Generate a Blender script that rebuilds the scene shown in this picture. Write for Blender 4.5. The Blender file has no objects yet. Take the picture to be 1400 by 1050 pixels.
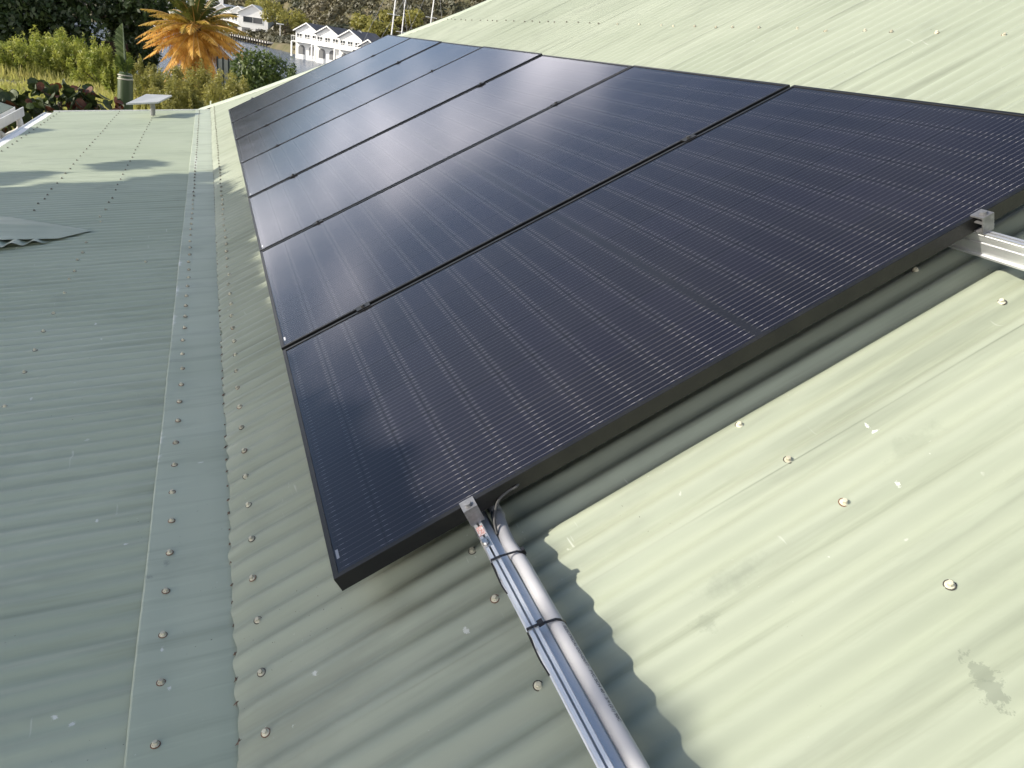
import bpy, math, random
import numpy as np
from mathutils import Vector, Matrix
R = math.radians
random.seed(7); rng = np.random.default_rng(7)
sc = bpy.context.scene
col = sc.collection

# ------------------------------------------------------------------ camera (solved from the panel grid)
PITCH = R(30.0)
CAM_R = np.array([[-0.34773915,-0.92790500,0.13442395],[-0.42302347,0.02732301,-0.90570668],[0.83673689,-0.37181416,-0.40202687]])  # right, down, forward
CAM_C = np.array([-1.1358, 0.1952, 0.9480])
FPX = 1005.75
cd = bpy.data.cameras.new('camera'); cam = bpy.data.objects.new('camera', cd); col.objects.link(cam)
mw = Matrix.Identity(4)
for i in range(3):
    mw[i][0] = CAM_R[0][i]; mw[i][1] = -CAM_R[1][i]; mw[i][2] = -CAM_R[2][i]; mw[i][3] = CAM_C[i]
cam.matrix_world = mw
cd.sensor_width = 36; cd.lens = 36*FPX/1400; cd.clip_start = 0.05; cd.clip_end = 6000
sc.camera = cam

# ------------------------------------------------------------------ sky, sun, exposure
SUN = Vector((0.18, 1.106, 0.516)).normalized()
EL = math.asin(SUN.z); ROT = math.atan2(SUN.x, SUN.y)
w = bpy.data.worlds.new('World'); sc.world = w; w.use_nodes = True
nt = w.node_tree; N = nt.nodes; LK = nt.links; N.clear()
def wn(t, **k):
    n = N.new(t)
    for a, b in k.items(): setattr(n, a, b)
    return n
sky = wn('ShaderNodeTexSky', sky_type='NISHITA', sun_disc=False, sun_elevation=EL, sun_rotation=ROT, altitude=10, air_density=1.0, dust_density=1.0, ozone_density=1.0)
tc = wn('ShaderNodeTexCoord'); sep = wn('ShaderNodeSeparateXYZ'); LK.new(tc.outputs['Generated'], sep.inputs[0])
mz = wn('ShaderNodeMath', operation='MAXIMUM'); LK.new(sep.outputs[2], mz.inputs[0]); mz.inputs[1].default_value = 0
az = wn('ShaderNodeMath', operation='ADD'); LK.new(mz.outputs[0], az.inputs[0]); az.inputs[1].default_value = 0.16
dx = wn('ShaderNodeMath', operation='DIVIDE'); LK.new(sep.outputs[0], dx.inputs[0]); LK.new(az.outputs[0], dx.inputs[1])
dy = wn('ShaderNodeMath', operation='DIVIDE'); LK.new(sep.outputs[1], dy.inputs[0]); LK.new(az.outputs[0], dy.inputs[1])
cmb = wn('ShaderNodeCombineXYZ'); LK.new(dx.outputs[0], cmb.inputs[0]); LK.new(dy.outputs[0], cmb.inputs[1]); cmb.inputs[2].default_value = 3.7
ns = wn('ShaderNodeTexNoise'); LK.new(cmb.outputs[0], ns.inputs['Vector']); ns.inputs['Scale'].default_value = 1.15; ns.inputs['Detail'].default_value = 3; ns.inputs['Roughness'].default_value = 0.5
lowf = wn('ShaderNodeMapRange'); LK.new(mz.outputs[0], lowf.inputs[0]); lowf.inputs[1].default_value = 0.0; lowf.inputs[2].default_value = 0.5; lowf.inputs[3].default_value = 0.115; lowf.inputs[4].default_value = -0.14
nadd = wn('ShaderNodeMath', operation='ADD'); LK.new(ns.outputs[0], nadd.inputs[0]); LK.new(lowf.outputs[0], nadd.inputs[1])
cr = wn('ShaderNodeValToRGB'); LK.new(nadd.outputs[0], cr.inputs[0])
cr.color_ramp.elements[0].position = 0.43; cr.color_ramp.elements[0].color = (0,0,0,1)
cr.color_ramp.elements[1].position = 0.62; cr.color_ramp.elements[1].color = (0.9,0.9,0.9,1)
mix = wn('ShaderNodeMix', data_type='RGBA'); LK.new(cr.outputs[0], mix.inputs[0]); LK.new(sky.outputs[0], mix.inputs[6]); mix.inputs[7].default_value = (26.0,24.2,23.0,1)
bg = wn('ShaderNodeBackground'); LK.new(mix.outputs[2], bg.inputs[0]); bg.inputs[1].default_value = 0.125
wo = wn('ShaderNodeOutputWorld'); LK.new(bg.outputs[0], wo.inputs[0])
sl = bpy.data.lights.new('sun', 'SUN'); sl.energy = 4.7; sl.angle = R(0.53); sl.color = (1.0, 0.93, 0.80)
so = bpy.data.objects.new('sun', sl); col.objects.link(so); so.rotation_euler = SUN.to_track_quat('Z', 'Y').to_euler()
so.location = (0, 30, 30)
vs = sc.view_settings; vs.view_transform = 'Standard'; vs.look = 'None'; vs.exposure = 0.42; vs.gamma = 1; vs.use_curve_mapping = False
sc.cycles.use_denoising = True; sc.cycles.max_bounces = 8; sc.cycles.transparent_max_bounces = 12; sc.cycles.caustics_reflective = False; sc.cycles.caustics_refractive = False

# ------------------------------------------------------------------ helpers
def ray(px, py):
    d = CAM_R.T @ np.array([(px-700)/FPX, (py-525)/FPX, 1.0]); return d/np.linalg.norm(d)
def at(px, py, D):                     # point on the pixel's ray at horizontal distance D
    d = ray(px, py); return Vector(CAM_C + d*D/math.hypot(d[0], d[1]))
def atz(px, py, z):                    # point on the pixel's ray at height z
    d = ray(px, py); return Vector(CAM_C + d*(z-CAM_C[2])/d[2])
cP, sP = math.cos(PITCH), math.sin(PITCH)
def PW(x, y, z=0.0): return Vector((x, y*cP+z*sP, -y*sP+z*cP))        # panel frame -> world
def to_panel(v): return np.array([v[0], v[1]*cP-v[2]*sP, v[1]*sP+v[2]*cP])
def hitp(px, py, z):                   # pixel -> panel frame plane z
    d = to_panel(ray(px, py)); c = to_panel(CAM_C); return c + d*(z-c[2])/d[2]
ROT_MAIN = (-PITCH, 0, 0)

MATS = {}
def mat(name, base, rough=0.6, metal=0.0, spec=0.5, var=0.0, scale=8.0, base2=None, bump=0.0, bscale=60.0, stretch=(1,1,1), coords='Object', rnd=0.0, emit=None, trans=0.0, coat=0.0):
    if name in MATS: return MATS[name]
    m = bpy.data.materials.new(name); m.use_nodes = True; t = m.node_tree; b = t.nodes['Principled BSDF']
    b.inputs['Base Color'].default_value = (*base, 1); b.inputs['Roughness'].default_value = rough; b.inputs['Metallic'].default_value = metal
    b.inputs['Specular IOR Level'].default_value = spec
    if coat: b.inputs['Coat Weight'].default_value = coat
    c = t.nodes.new('ShaderNodeTexCoord'); mp = t.nodes.new('ShaderNodeMapping'); t.links.new(c.outputs[coords], mp.inputs[0]); mp.inputs['Scale'].default_value = stretch
    out = None
    if var or base2:
        n = t.nodes.new('ShaderNodeTexNoise'); t.links.new(mp.outputs[0], n.inputs['Vector']); n.inputs['Scale'].default_value = scale; n.inputs['Detail'].default_value = 4
        r = t.nodes.new('ShaderNodeMapRange'); t.links.new(n.outputs[0], r.inputs[0]); r.inputs[1].default_value = 0.35; r.inputs[2].default_value = 0.65
        x = t.nodes.new('ShaderNodeMix'); x.data_type = 'RGBA'; t.links.new(r.outputs[0], x.inputs[0])
        b2 = base2 or tuple(min(1, v*(1+var)) for v in base); b1 = base if base2 else tuple(v*(1-var) for v in base)
        x.inputs[6].default_value = (*b1, 1); x.inputs[7].default_value = (*b2, 1); out = x.outputs[2]
    if rnd:
        oi = t.nodes.new('ShaderNodeObjectInfo'); r = t.nodes.new('ShaderNodeMapRange'); t.links.new(oi.outputs['Random'], r.inputs[0]); r.inputs[3].default_value = 1-rnd; r.inputs[4].default_value = 1+rnd
        h = t.nodes.new('ShaderNodeHueSaturation'); t.links.new(r.outputs[0], h.inputs['Value'])
        if out: t.links.new(out, h.inputs['Color'])
        else: h.inputs['Color'].default_value = (*base, 1)
        out = h.outputs[0]
    if out: t.links.new(out, b.inputs['Base Color'])
    if bump:
        n = t.nodes.new('ShaderNodeTexNoise'); t.links.new(mp.outputs[0], n.inputs['Vector']); n.inputs['Scale'].default_value = bscale; n.inputs['Detail'].default_value = 3
        bp = t.nodes.new('ShaderNodeBump'); bp.inputs['Strength'].default_value = bump; bp.inputs['Distance'].default_value = 0.01; t.links.new(n.outputs[0], bp.inputs['Height']); t.links.new(bp.outputs[0], b.inputs['Normal'])
    if trans:
        b.inputs['Transmission Weight'].default_value = trans
    MATS[name] = m; return m

def leafmat(name, c1, c2, scale=1.5, transl=0.35, rough=0.5, coords='Object'):
    if name in MATS: return MATS[name]
    m = bpy.data.materials.new(name); m.use_nodes = True; t = m.node_tree; b = t.nodes['Principled BSDF']
    c = t.nodes.new('ShaderNodeTexCoord'); n = t.nodes.new('ShaderNodeTexNoise'); t.links.new(c.outputs[coords], n.inputs['Vector']); n.inputs['Scale'].default_value = scale; n.inputs['Detail'].default_value = 3
    r = t.nodes.new('ShaderNodeMapRange'); t.links.new(n.outputs[0], r.inputs[0]); r.inputs[1].default_value = 0.35; r.inputs[2].default_value = 0.65
    x = t.nodes.new('ShaderNodeMix'); x.data_type = 'RGBA'; t.links.new(r.outputs[0], x.inputs[0]); x.inputs[6].default_value = (*c1, 1); x.inputs[7].default_value = (*c2, 1)
    t.links.new(x.outputs[2], b.inputs['Base Color']); b.inputs['Roughness'].default_value = rough
    tr = t.nodes.new('ShaderNodeBsdfTranslucent'); t.links.new(x.outputs[2], tr.inputs[0])
    ms = t.nodes.new('ShaderNodeMixShader'); ms.inputs[0].default_value = transl; t.links.new(b.outputs[0], ms.inputs[1]); t.links.new(tr.outputs[0], ms.inputs[2])
    t.links.new(ms.outputs[0], t.nodes['Material Output'].inputs[0])
    MATS[name] = m; return m

class MB:
    def __init__(s): s.v = []; s.f = []; s.mi = []
    def add(s, vs, fs, mi=0):
        o = len(s.v); s.v += [tuple(p) for p in vs]; s.f += [tuple(i+o for i in f) for f in fs]; s.mi += [mi]*len(fs)
    def box(s, lo, hi, mi=0, M=None):
        x0,y0,z0 = lo; x1,y1,z1 = hi
        v = [(x0,y0,z0),(x1,y0,z0),(x1,y1,z0),(x0,y1,z0),(x0,y0,z1),(x1,y0,z1),(x1,y1,z1),(x0,y1,z1)]
        if M: v = [M @ Vector(p) for p in v]
        s.add(v, [(0,3,2,1),(4,5,6,7),(0,1,5,4),(1,2,6,5),(2,3,7,6),(3,0,4,7)], mi)
    def prism(s, prof, a, b, mi=0):          # convex or concave profile [(y,z)] swept along x from a to b
        n = len(prof); v = [(a,y,z) for y,z in prof]+[(b,y,z) for y,z in prof]
        s.add(v, [(i,(i+1)%n,n+(i+1)%n,n+i) for i in range(n)]+[tuple(range(n))[::-1], tuple(range(n,2*n))], mi)
    def tube(s, pts, rad, k=8, mi=0, cap=True):
        pts = [Vector(p) for p in pts]; n = len(pts); rad = rad if hasattr(rad, '__len__') else [rad]*n
        v = []; up = Vector((0,0,1))
        for i, p in enumerate(pts):
            d = (pts[min(i+1,n-1)]-pts[max(i-1,0)]).normalized()
            if abs(d.dot(up)) > 0.95: up = Vector((0,1,0)) if abs(d.y) < 0.9 else Vector((1,0,0))
            a = d.cross(up).normalized(); b = a.cross(d).normalized(); up = b
            for j in range(k):
                q = 2*math.pi*j/k; v.append(p+rad[i]*(math.cos(q)*a+math.sin(q)*b))
        f = [(i*k+j, i*k+(j+1)%k, (i+1)*k+(j+1)%k, (i+1)*k+j) for i in range(n-1) for j in range(k)]
        if cap: f += [tuple(range(k))[::-1], tuple(range((n-1)*k, n*k))]
        s.add(v, f, mi)
    def lathe(s, prof, k=12, c=(0,0,0), mi=0):   # prof [(r,z)]
        v = [(c[0]+r*math.cos(2*math.pi*j/k), c[1]+r*math.sin(2*math.pi*j/k), c[2]+z) for r,z in prof for j in range(k)]
        f = [(i*k+j, i*k+(j+1)%k, (i+1)*k+(j+1)%k, (i+1)*k+j) for i in range(len(prof)-1) for j in range(k)]
        f += [tuple(range(k))[::-1], tuple(range((len(prof)-1)*k, len(prof)*k))]
        s.add(v, f, mi)
    def mesh(s, name, mats, smooth=False):
        me = bpy.data.meshes.new(name); me.from_pydata(s.v, [], s.f)
        for m in (mats if isinstance(mats, (list, tuple)) else [mats]): me.materials.append(m)
        me.polygons.foreach_set('material_index', s.mi)
        if smooth: me.polygons.foreach_set('use_smooth', [True]*len(me.polygons))
        me.update(); return me
    def build(s, name, mats, parent=None, smooth=False, rot=None, loc=None):
        return link(name, s.mesh(name, mats, smooth), parent, rot, loc)
def link(name, me, parent=None, rot=None, loc=None):
    o = bpy.data.objects.new(name, me); col.objects.link(o)
    if parent: o.parent = parent
    if rot: o.rotation_euler = rot
    if loc is not None: o.location = loc
    return o
def np_mesh(name, V, F, m, smooth=False):
    me = bpy.data.meshes.new(name); V = np.asarray(V, np.float32); F = np.asarray(F, np.int32); k = F.shape[1]
    me.vertices.add(len(V)); me.vertices.foreach_set('co', V.ravel())
    me.loops.add(F.size); me.loops.foreach_set('vertex_index', F.ravel())
    me.polygons.add(len(F)); me.polygons.foreach_set('loop_start', np.arange(0, F.size, k, dtype=np.int32))
    if smooth: me.polygons.foreach_set('use_smooth', np.ones(len(F), bool))
    me.materials.append(m); me.update(calc_edges=True); me.validate(); return me
def tag(o, label=None, cat=None, group=None, kind=None):
    for k, v in (('label', label), ('category', cat), ('group', group), ('kind', kind)):
        if v: o[k] = v
    return o
def empty(name, loc, label, cat, group=None, rot=(0,0,0)):
    o = bpy.data.objects.new(name, None); col.objects.link(o); o.location = loc; o.rotation_euler = rot; o.empty_display_size = 0.2
    return tag(o, label, cat, group)

# ------------------------------------------------------------------ materials of the roof
def roof_paint(name, base, alt, seed, spots=()):
    m = bpy.data.materials.new(name); m.use_nodes = True; t = m.node_tree; nd = t.nodes; b = nd['Principled BSDF']
    tcn = nd.new('ShaderNodeTexCoord')
    def noise(scale, stretch, detail=4, rough=0.55, off=0.0):
        mp = nd.new('ShaderNodeMapping'); t.links.new(tcn.outputs['Object'], mp.inputs[0]); mp.inputs['Scale'].default_value = stretch; mp.inputs['Location'].default_value = (seed+off, seed*0.7+off, 0)
        n = nd.new('ShaderNodeTexNoise'); t.links.new(mp.outputs[0], n.inputs['Vector']); n.inputs['Scale'].default_value = scale; n.inputs['Detail'].default_value = detail; n.inputs['Roughness'].default_value = rough
        return n.outputs[0]
    def rng_(v, a, b_, c=0.0, d=1.0):
        r = nd.new('ShaderNodeMapRange'); t.links.new(v, r.inputs[0]); r.inputs[1].default_value = a; r.inputs[2].default_value = b_; r.inputs[3].default_value = c; r.inputs[4].default_value = d; return r.outputs[0]
    def mixc(fac, A, B):
        x = nd.new('ShaderNodeMix'); x.data_type = 'RGBA'; t.links.new(fac, x.inputs[0])
        for i, q in ((6, A), (7, B)):
            if isinstance(q, tuple): x.inputs[i].default_value = (*q, 1)
            else: t.links.new(q, x.inputs[i])
        return x.outputs[2]
    def mul(a, b_):
        x = nd.new('ShaderNodeMath'); x.operation = 'MULTIPLY'; t.links.new(a, x.inputs[0])
        if isinstance(b_, float): x.inputs[1].default_value = b_
        else: t.links.new(b_, x.inputs[1])
        return x.outputs[0]
    c = mixc(rng_(noise(1.4, (1,0.45,1), 5), 0.35, 0.65), base, alt)
    # rain streaks running down the slope
    c = mixc(rng_(noise(9, (2.2,0.12,1), 4, 0.6, 3.1), 0.52, 0.74, 0, 0.55), c, tuple(v*0.60 for v in base))
    c = mixc(rng_(noise(16, (2.0,0.16,1), 3, 0.6, 8.4), 0.56, 0.78, 0, 0.42), c, tuple(min(1, v*1.35) for v in base))
    # worn, chalky and stained patches
    c = mixc(mul(rng_(noise(3.2, (1,0.5,1), 6, 0.65, 5.7), 0.53, 0.64, 0, 0.50), rng_(noise(11, (1,0.6,1), 3, 0.5, 1.2), 0.4, 0.6)), c, tuple(v*0.70 for v in alt))
    c = mixc(mul(rng_(noise(70, (1,1,1), 2, 0.5, 2.3), 0.735, 0.78), rng_(noise(5, (1,1,1), 2, 0.5, 9.9), 0.55, 0.66, 0, 0.7)), c, (0.72,0.74,0.70))
    c = mixc(mul(rng_(noise(120, (1,1,1), 1, 0.5, 7.7), 0.765, 0.78), rng_(noise(4, (1,1,1), 2, 0.5, 4.4), 0.56, 0.66, 0, 0.8)), c, (0.05,0.045,0.04))
    # fine scratches
    c = mixc(mul(rng_(noise(22, (0.25,3.0,1), 2, 0.5, 6.1), 0.70, 0.74), rng_(noise(3, (1,1,1), 2, 0.5, 3.3), 0.55, 0.66, 0, 0.5)), c, (0.66,0.69,0.63))
    for (sx_, sy_, rx_, ry_, soft, amt, colr) in spots:
        mp = nd.new('ShaderNodeMapping'); t.links.new(tcn.outputs['Object'], mp.inputs[0]); mp.inputs['Location'].default_value = (-sx_/rx_, -sy_/ry_, 0); mp.inputs['Scale'].default_value = (1/rx_, 1/ry_, 0)
        ln = nd.new('ShaderNodeVectorMath'); ln.operation = 'LENGTH'; t.links.new(mp.outputs[0], ln.inputs[0])
        nn = noise(1.5/max(rx_, ry_), (1,1,1), 5, 0.7, sx_*3.1)
        ad = nd.new('ShaderNodeMath'); ad.operation = 'MULTIPLY_ADD'; t.links.new(nn, ad.inputs[0]); ad.inputs[1].default_value = 3.4; t.links.new(ln.outputs['Value'], ad.inputs[2])
        c = mixc(rng_(ad.outputs[0], 2.4+soft, 2.4-soft, 0, amt), c, colr)
    t.links.new(c, b.inputs['Base Color'])
    t.links.new(rng_(noise(6, (1,0.4,1), 4, 0.6, 2.9), 0.3, 0.7, 0.38, 0.58), b.inputs['Roughness']); b.inputs['Specular IOR Level'].default_value = 0.4
    bp = nd.new('ShaderNodeBump'); bp.inputs['Strength'].default_value = 0.25; bp.inputs['Distance'].default_value = 0.004
    t.links.new(noise(7, (1,0.35,1), 4, 0.55, 1.0), bp.inputs['Height']); t.links.new(bp.outputs[0], b.inputs['Normal'])
    MATS[name] = m; return m
WHT = (0.70,0.72,0.68); DRT = (0.20,0.225,0.175)
def mspot(px, py, rx, ry, soft, amt, colr): h = hitp(px, py, -0.14); return (float(h[0]), float(h[1]), rx, ry, soft, amt, colr)
def lspot(px, py, rx, ry, soft, amt, colr):
    d = ray(px, py); P0 = PW(0, 0.292, -0.1555); n_ = Vector((0, math.sin(R(6.6)), math.cos(R(6.6)))); t_ = n_.dot(P0-Vector(CAM_C))/n_.dot(Vector(d)); X = Vector(CAM_C)+Vector(d)*t_
    return (X.x, (X.y-P0.y)/math.cos(R(6.6)), rx, ry, soft, amt, colr)
MS = [mspot(1343,915,.030,.016,.10,.65,DRT), mspot(1358,948,.034,.018,.10,.65,DRT), mspot(1185,580,.006,.004,.08,.9,WHT), mspot(1195,585,.004,.010,.08,.9,WHT), mspot(1228,660,.006,.004,.08,.9,WHT),
 mspot(1000,790,.02,.06,.5,.35,DRT), mspot(965,850,.025,.03,.3,.4,DRT), mspot(1120,470,.018,.07,.4,.35,DRT), mspot(432,922,.006,.006,.06,.7,WHT), mspot(636,860,.007,.006,.08,.7,WHT), mspot(1255,600,.02,.06,.4,.3,DRT)]
MSL = [lspot(171,741,.008,.007,.06,.85,WHT), lspot(132,710,.009,.005,.08,.8,WHT), lspot(130,440,.010,.006,.08,.8,WHT), lspot(138,462,.008,.005,.08,.8,WHT), lspot(42,395,.012,.007,.06,.8,WHT), lspot(74,978,.006,.007,.1,.85,WHT), lspot(96,985,.006,.007,.1,.85,WHT), lspot(42,543,.008,.006,.06,.7,WHT), lspot(118,598,.006,.008,.1,.5,WHT)]
FSP = [lspot(214,600,.05,.018,.5,.9,WHT), lspot(212,628,.03,.014,.5,.9,WHT), lspot(233,440,.10,.018,.6,.85,WHT), lspot(240,398,.07,.016,.6,.85,WHT), lspot(245,360,.06,.014,.5,.8,WHT), lspot(268,218,.5,.014,.5,.6,WHT), lspot(222,888,.010,.004,.2,.8,WHT), lspot(232,942,.007,.004,.2,.8,WHT), lspot(228,770,.012,.008,.4,.5,(.2,.22,.2)), lspot(204,790,.010,.010,.3,.5,(.2,.22,.2)), lspot(274,633,.004,.010,.1,.7,WHT)]
M_ROOF = roof_paint('roof_paint', (0.312,0.346,0.262), (0.376,0.408,0.320), 0.0, MS)
M_ROOFL = roof_paint('lower_roof_paint', (0.372,0.420,0.312), (0.428,0.474,0.362), 5.0, MSL)
M_FLASH = roof_paint('flashing_paint', (0.402,0.452,0.344), (0.452,0.500,0.392), 12.0, FSP)
M_WHITE = mat('white_paint', (0.78,0.78,0.76), 0.5, var=0.04)
M_BLACKFR = mat('black_anodised_frame', (0.007,0.007,0.008), 0.4, spec=0.4, base2=(0.014,0.0135,0.0125), scale=14, bump=0.05)
M_ALU = mat('mill_aluminium', (0.70,0.71,0.73), 0.48, metal=0.85, base2=(0.82,0.83,0.84), scale=30, stretch=(0.05,1,1), bump=0.03, bscale=200)
M_CLAMP = mat('dull_clamp_metal', (0.20,0.20,0.205), 0.5, metal=0.7, base2=(0.30,0.30,0.31), scale=60)
M_STEEL = mat('stainless_bolt', (0.55,0.54,0.52), 0.3, metal=1.0)
M_SCREW = mat('screw_paint', (0.62,0.59,0.46), 0.4, base2=(0.48,0.45,0.34), scale=220, rnd=0.25)
M_WASH = mat('screw_washer_rubber', (0.05,0.045,0.04), 0.7)
M_RUST = mat('rusty_washer', (0.12,0.055,0.03), 0.8, base2=(0.22,0.12,0.08), scale=300)
M_PVC = mat('grey_pvc', (0.38,0.38,0.40), 0.45, base2=(0.44,0.44,0.46), scale=6)
M_BLKPL = mat('black_plastic', (0.012,0.012,0.014), 0.4)

# ------------------------------------------------------------------ the house whose roof we stand on
house = empty('house', (0,0,-3.0), 'house with pale green corrugated roof carrying the row of solar panels', 'house')
def hpart(o): o.parent = house; o.matrix_parent_inverse = Matrix.Translation((0,0,3.0)); return o
ZC = -0.135                     # crests of the main roof in the panel frame
PIT = 0.0735                    # corrugation pitch, main roof
EDGE = 0.2885                   # lower edge of the main sheets
X0M = -0.1225                   # a crest carrying a screw
def corr(x, x0, p, a=0.0075): return -a + a*math.cos(2*math.pi*(x-x0)/p)
far_px = [(274,148),(333,128.6),(430,93.6),(548.6,47),(621.4,20),(668,0)]
FAR = [tuple(hitp(a, b, ZC)[:2]) for a, b in far_px]
FAR.sort(key=lambda q: -q[1])
FAR.append((FAR[-1][0]-0.1, -7.0))
# keep the far edge monotone: x falls as the slope rises
FY = [q[1] for q in FAR]; FX = [q[0] for q in FAR]
def far_x(y): return float(np.interp(-y, [-v for v in FY], FX))
def far_y(x):                   # how far up the slope a rib at x reaches
    ys = np.linspace(EDGE, -7.0, 400)
    for y in ys:
        if far_x(y) < x: return float(y)
    return -7.0
def sheet(xs, xe, x0, p, yfun, lapz, seed, seg=10, rows=None, amp=0.0075, flat=False):
    nx = int(round((xe-xs)/p*seg)); xsn = np.linspace(xs, xe, nx+1); V = []; F = []
    rows = rows or 26
    for i, x in enumerate(xsn):
        ya, yb = yfun(x); tt = (x-xs)/(xe-xs)
        for j in range(rows+1):
            g = (j/rows)**(2.4 if flat else 1.6); y = ya+(yb-ya)*g
            dent = 0.0014*math.sin(3.1*y+seed*1.7+x*2.3)*math.sin(2.2*x+seed)+0.0008*math.sin(9*y+seed*3+x*5)
            fl_ = min(1.0, 0.55+(ya-y)/0.10) if flat else 1.0
            V.append((x, y, -2*amp+fl_*(corr(x, x0, p, amp)+2*amp)+lapz*(1-tt)+dent))
    for i in range(nx):
        for j in range(rows):
            a = i*(rows+1)+j; F.append((a, a+rows+1, a+rows+2, a+1))
    return np.array(V), F
SHW = 10*PIT
k0 = -5
xlap0 = -0.205                   # the lap seam visible in front of the panels
for k in range(k0, 17):
    xs = xlap0+k*SHW; xe = xs+SHW+PIT*0.9
    if xs > 11.3: break
    def yf(x, k=k):
        e = EDGE+0.004*math.sin(k*5.1)+0.0025*math.sin(x*31)+0.0022*math.sin(x*71+1)
        return e, min(far_y(x), e-0.02)
    V, F = sheet(xs, xe, X0M, PIT, yf, 0.0009, 3+0.15*k, flat=True, rows=34)
    V[:,2] += ZC
    me = np_mesh('corrugated_sheet', V, F, M_ROOF, True)
    o = link('corrugated_sheet', me, None, ROT_MAIN); hpart(o)

# lower verandah roof: frame (x, s, h); origin on the break line
LOW_P = R(6.6)
LOW_O = PW(0, 0.292, -0.1555)
ROT_LOW = (-LOW_P, 0, 0)
def LW(x, s, h=0.0): return LOW_O + Vector((x, s*math.cos(LOW_P)+h*math.sin(LOW_P), -s*math.sin(LOW_P)+h*math.cos(LOW_P)))
PITL = 0.0715; X0L = -0.044; EAVE = 1.925; FARL = 10.6
HL = -0.0025
SHL = 10*PITL
for k in range(-5, 15):
    xs = 0.3+k*SHL; xe = min(xs+SHL+PITL*0.9, FARL)
    if xs > FARL-0.1: break
    def yf(x, k=k): return 0.02, EAVE+0.004*math.sin(k*3.3)
    V, F = sheet(xs, xe, X0L, PITL, yf, 0.0003, 40, rows=18, amp=0.0044)
    V[:,2] += HL-0.0003
    F = [f[::-1] for f in F]
    o = link('corrugated_sheet', np_mesh('corrugated_sheet', V, F, M_ROOFL, True), None, ROT_LOW, LOW_O); hpart(o)
# apron flashing over the break: lengths lapped every 2.4 m
for k in range(5):
    xs = -2.35+k*8.2; xe = min(xs+8.26, FARL-0.02); nx = 400; ss = [-0.10,-0.02,0.0,0.05,0.10,0.145,0.17,0.190,0.195,0.1955]
    V = []; F = []
    if xs > FARL-.1: break
    for i in range(nx+1):
        x = xs+(xe-xs)*i/nx
        for j, s in enumerate(ss):
            wav = 0.0011*math.sin(x*7.1+s*9)+0.0009*math.sin(x*2*math.pi/PITL)*max(0, s-0.1)/0.09
            e = 0.0012*math.sin(x*2.1+1.2)+0.0006*math.sin(x*9) if s > 0.15 else 0
            h = 0.0010+wav+0.0015*(k % 2) + (0.0022 if s > 0.16 else 0)*max(0, math.sin(x*4.3+0.6)+0.15)
            if s < -0.01: h -= 0.004-s*0.25*0-0.0
            if j == 9: h -= 0.0012
            V.append((x, s+e, h))
    n = len(ss)
    for i in range(nx):
        for j in range(n-1): a = i*n+j; F.append((a, a+1, a+n+1, a+n)[::-1])
    o = link('apron_flashing', np_mesh('apron_flashing', V, F, M_FLASH, True), None, ROT_LOW, LOW_O); hpart(o)

# roofing screws
sm = MB()
sm.lathe([(0.0094,0),(0.0094,0.0011)], 14, mi=1)
sm.lathe([(0.0076,0.0012),(0.0072,0.0022),(0.0052,0.0032),(0.0050,0.0033)], 14, mi=0)
sm.lathe([(0.0050,0.0033),(0.0050,0.0082),(0.0042,0.0090)], 6, mi=0)
SCREW = sm.mesh('roof_screw', [M_SCREW, M_WASH]); SCREW_R = sm.mesh('roof_screw', [M_SCREW, M_RUST])
screws = []   # (world pos, rot, mesh)
def crest(n, x0, p): return x0+n*p
def add_main(n, y, jit=0.004):
    x = crest(n, X0M, PIT)
    if x > far_x(y)-0.1: return
    screws.append((PW(x+random.uniform(-.003,.003), y+random.uniform(-jit,jit), ZC-0.0006), ROT_MAIN, SCREW_R if random.random() < .3 else SCREW))
for n in range(-8, 150, 2): add_main(n, 0.226)
for y, ns in ((-0.25, [2,0,-3,-6,-8]+list(range(5,110,3))), (-0.865, [1,-1,-3,-6,-9,-11,-14]+list(range(4,130,3))), (-1.47, [0,-3,-5,-8,-11,-14,-17]+list(range(3,120,3))), (-2.12, list(range(-20,120,3)))):
    for n in ns: add_main(n, y, 0.006)
n = -20
while n < 130:
    add_main(n, -2.74, 0.012); n += random.choice((2,3,3,2,4))
for n in range(-20, 120, 3): add_main(n, -3.6, 0.012)
def add_low(n, s, h=0.0, me=None, jit=0.005):
    x = crest(n, X0L, PITL)
    if x > FARL-0.06: return
    screws.append((LW(x+random.uniform(-.004,.004), s+random.uniform(-jit,jit), h), ROT_LOW, me or SCREW))
for n in range(-6, 148, 2): add_low(n, 0.145, 0.0022, SCREW_R, 0.003)
for s in (0.70, 1.14, 1.85):
    n = -4
    while n < 148:
        x = crest(n, X0L, PITL)
        if not (s > 1 and 3.3 < x < 4.5) and not (s < 1 and 3.7 < x < 4.0): add_low(n, s, HL-0.0005, None, 0.012 if x < 5 else .004)
        n += random.choice((2,3,2,3,4)) if x < 5 else 3
screws.append((LW(crest(45, X0L, PITL), 0.365, HL-0.0005), ROT_LOW, SCREW))
cw = Vector(CAM_C); screws.sort(key=lambda q: (q[0]-cw).length)
for p_, r_, me in screws[:300]:
    o = link('roof_screw', me, None, (r_[0]+random.uniform(-.14,.14), random.uniform(-.14,.14), random.uniform(0,1)), p_); hpart(o)
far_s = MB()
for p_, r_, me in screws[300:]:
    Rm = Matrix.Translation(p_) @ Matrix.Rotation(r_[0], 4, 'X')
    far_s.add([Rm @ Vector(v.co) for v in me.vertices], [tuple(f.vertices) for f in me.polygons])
o = far_s.build('distant_roof_screws', mat('shadow_dark_screw', (0.17,0.16,0.13), .7)); hpart(o); tag(o, kind='stuff')  # dark colour carries the small shadows around the far screw heads

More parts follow.
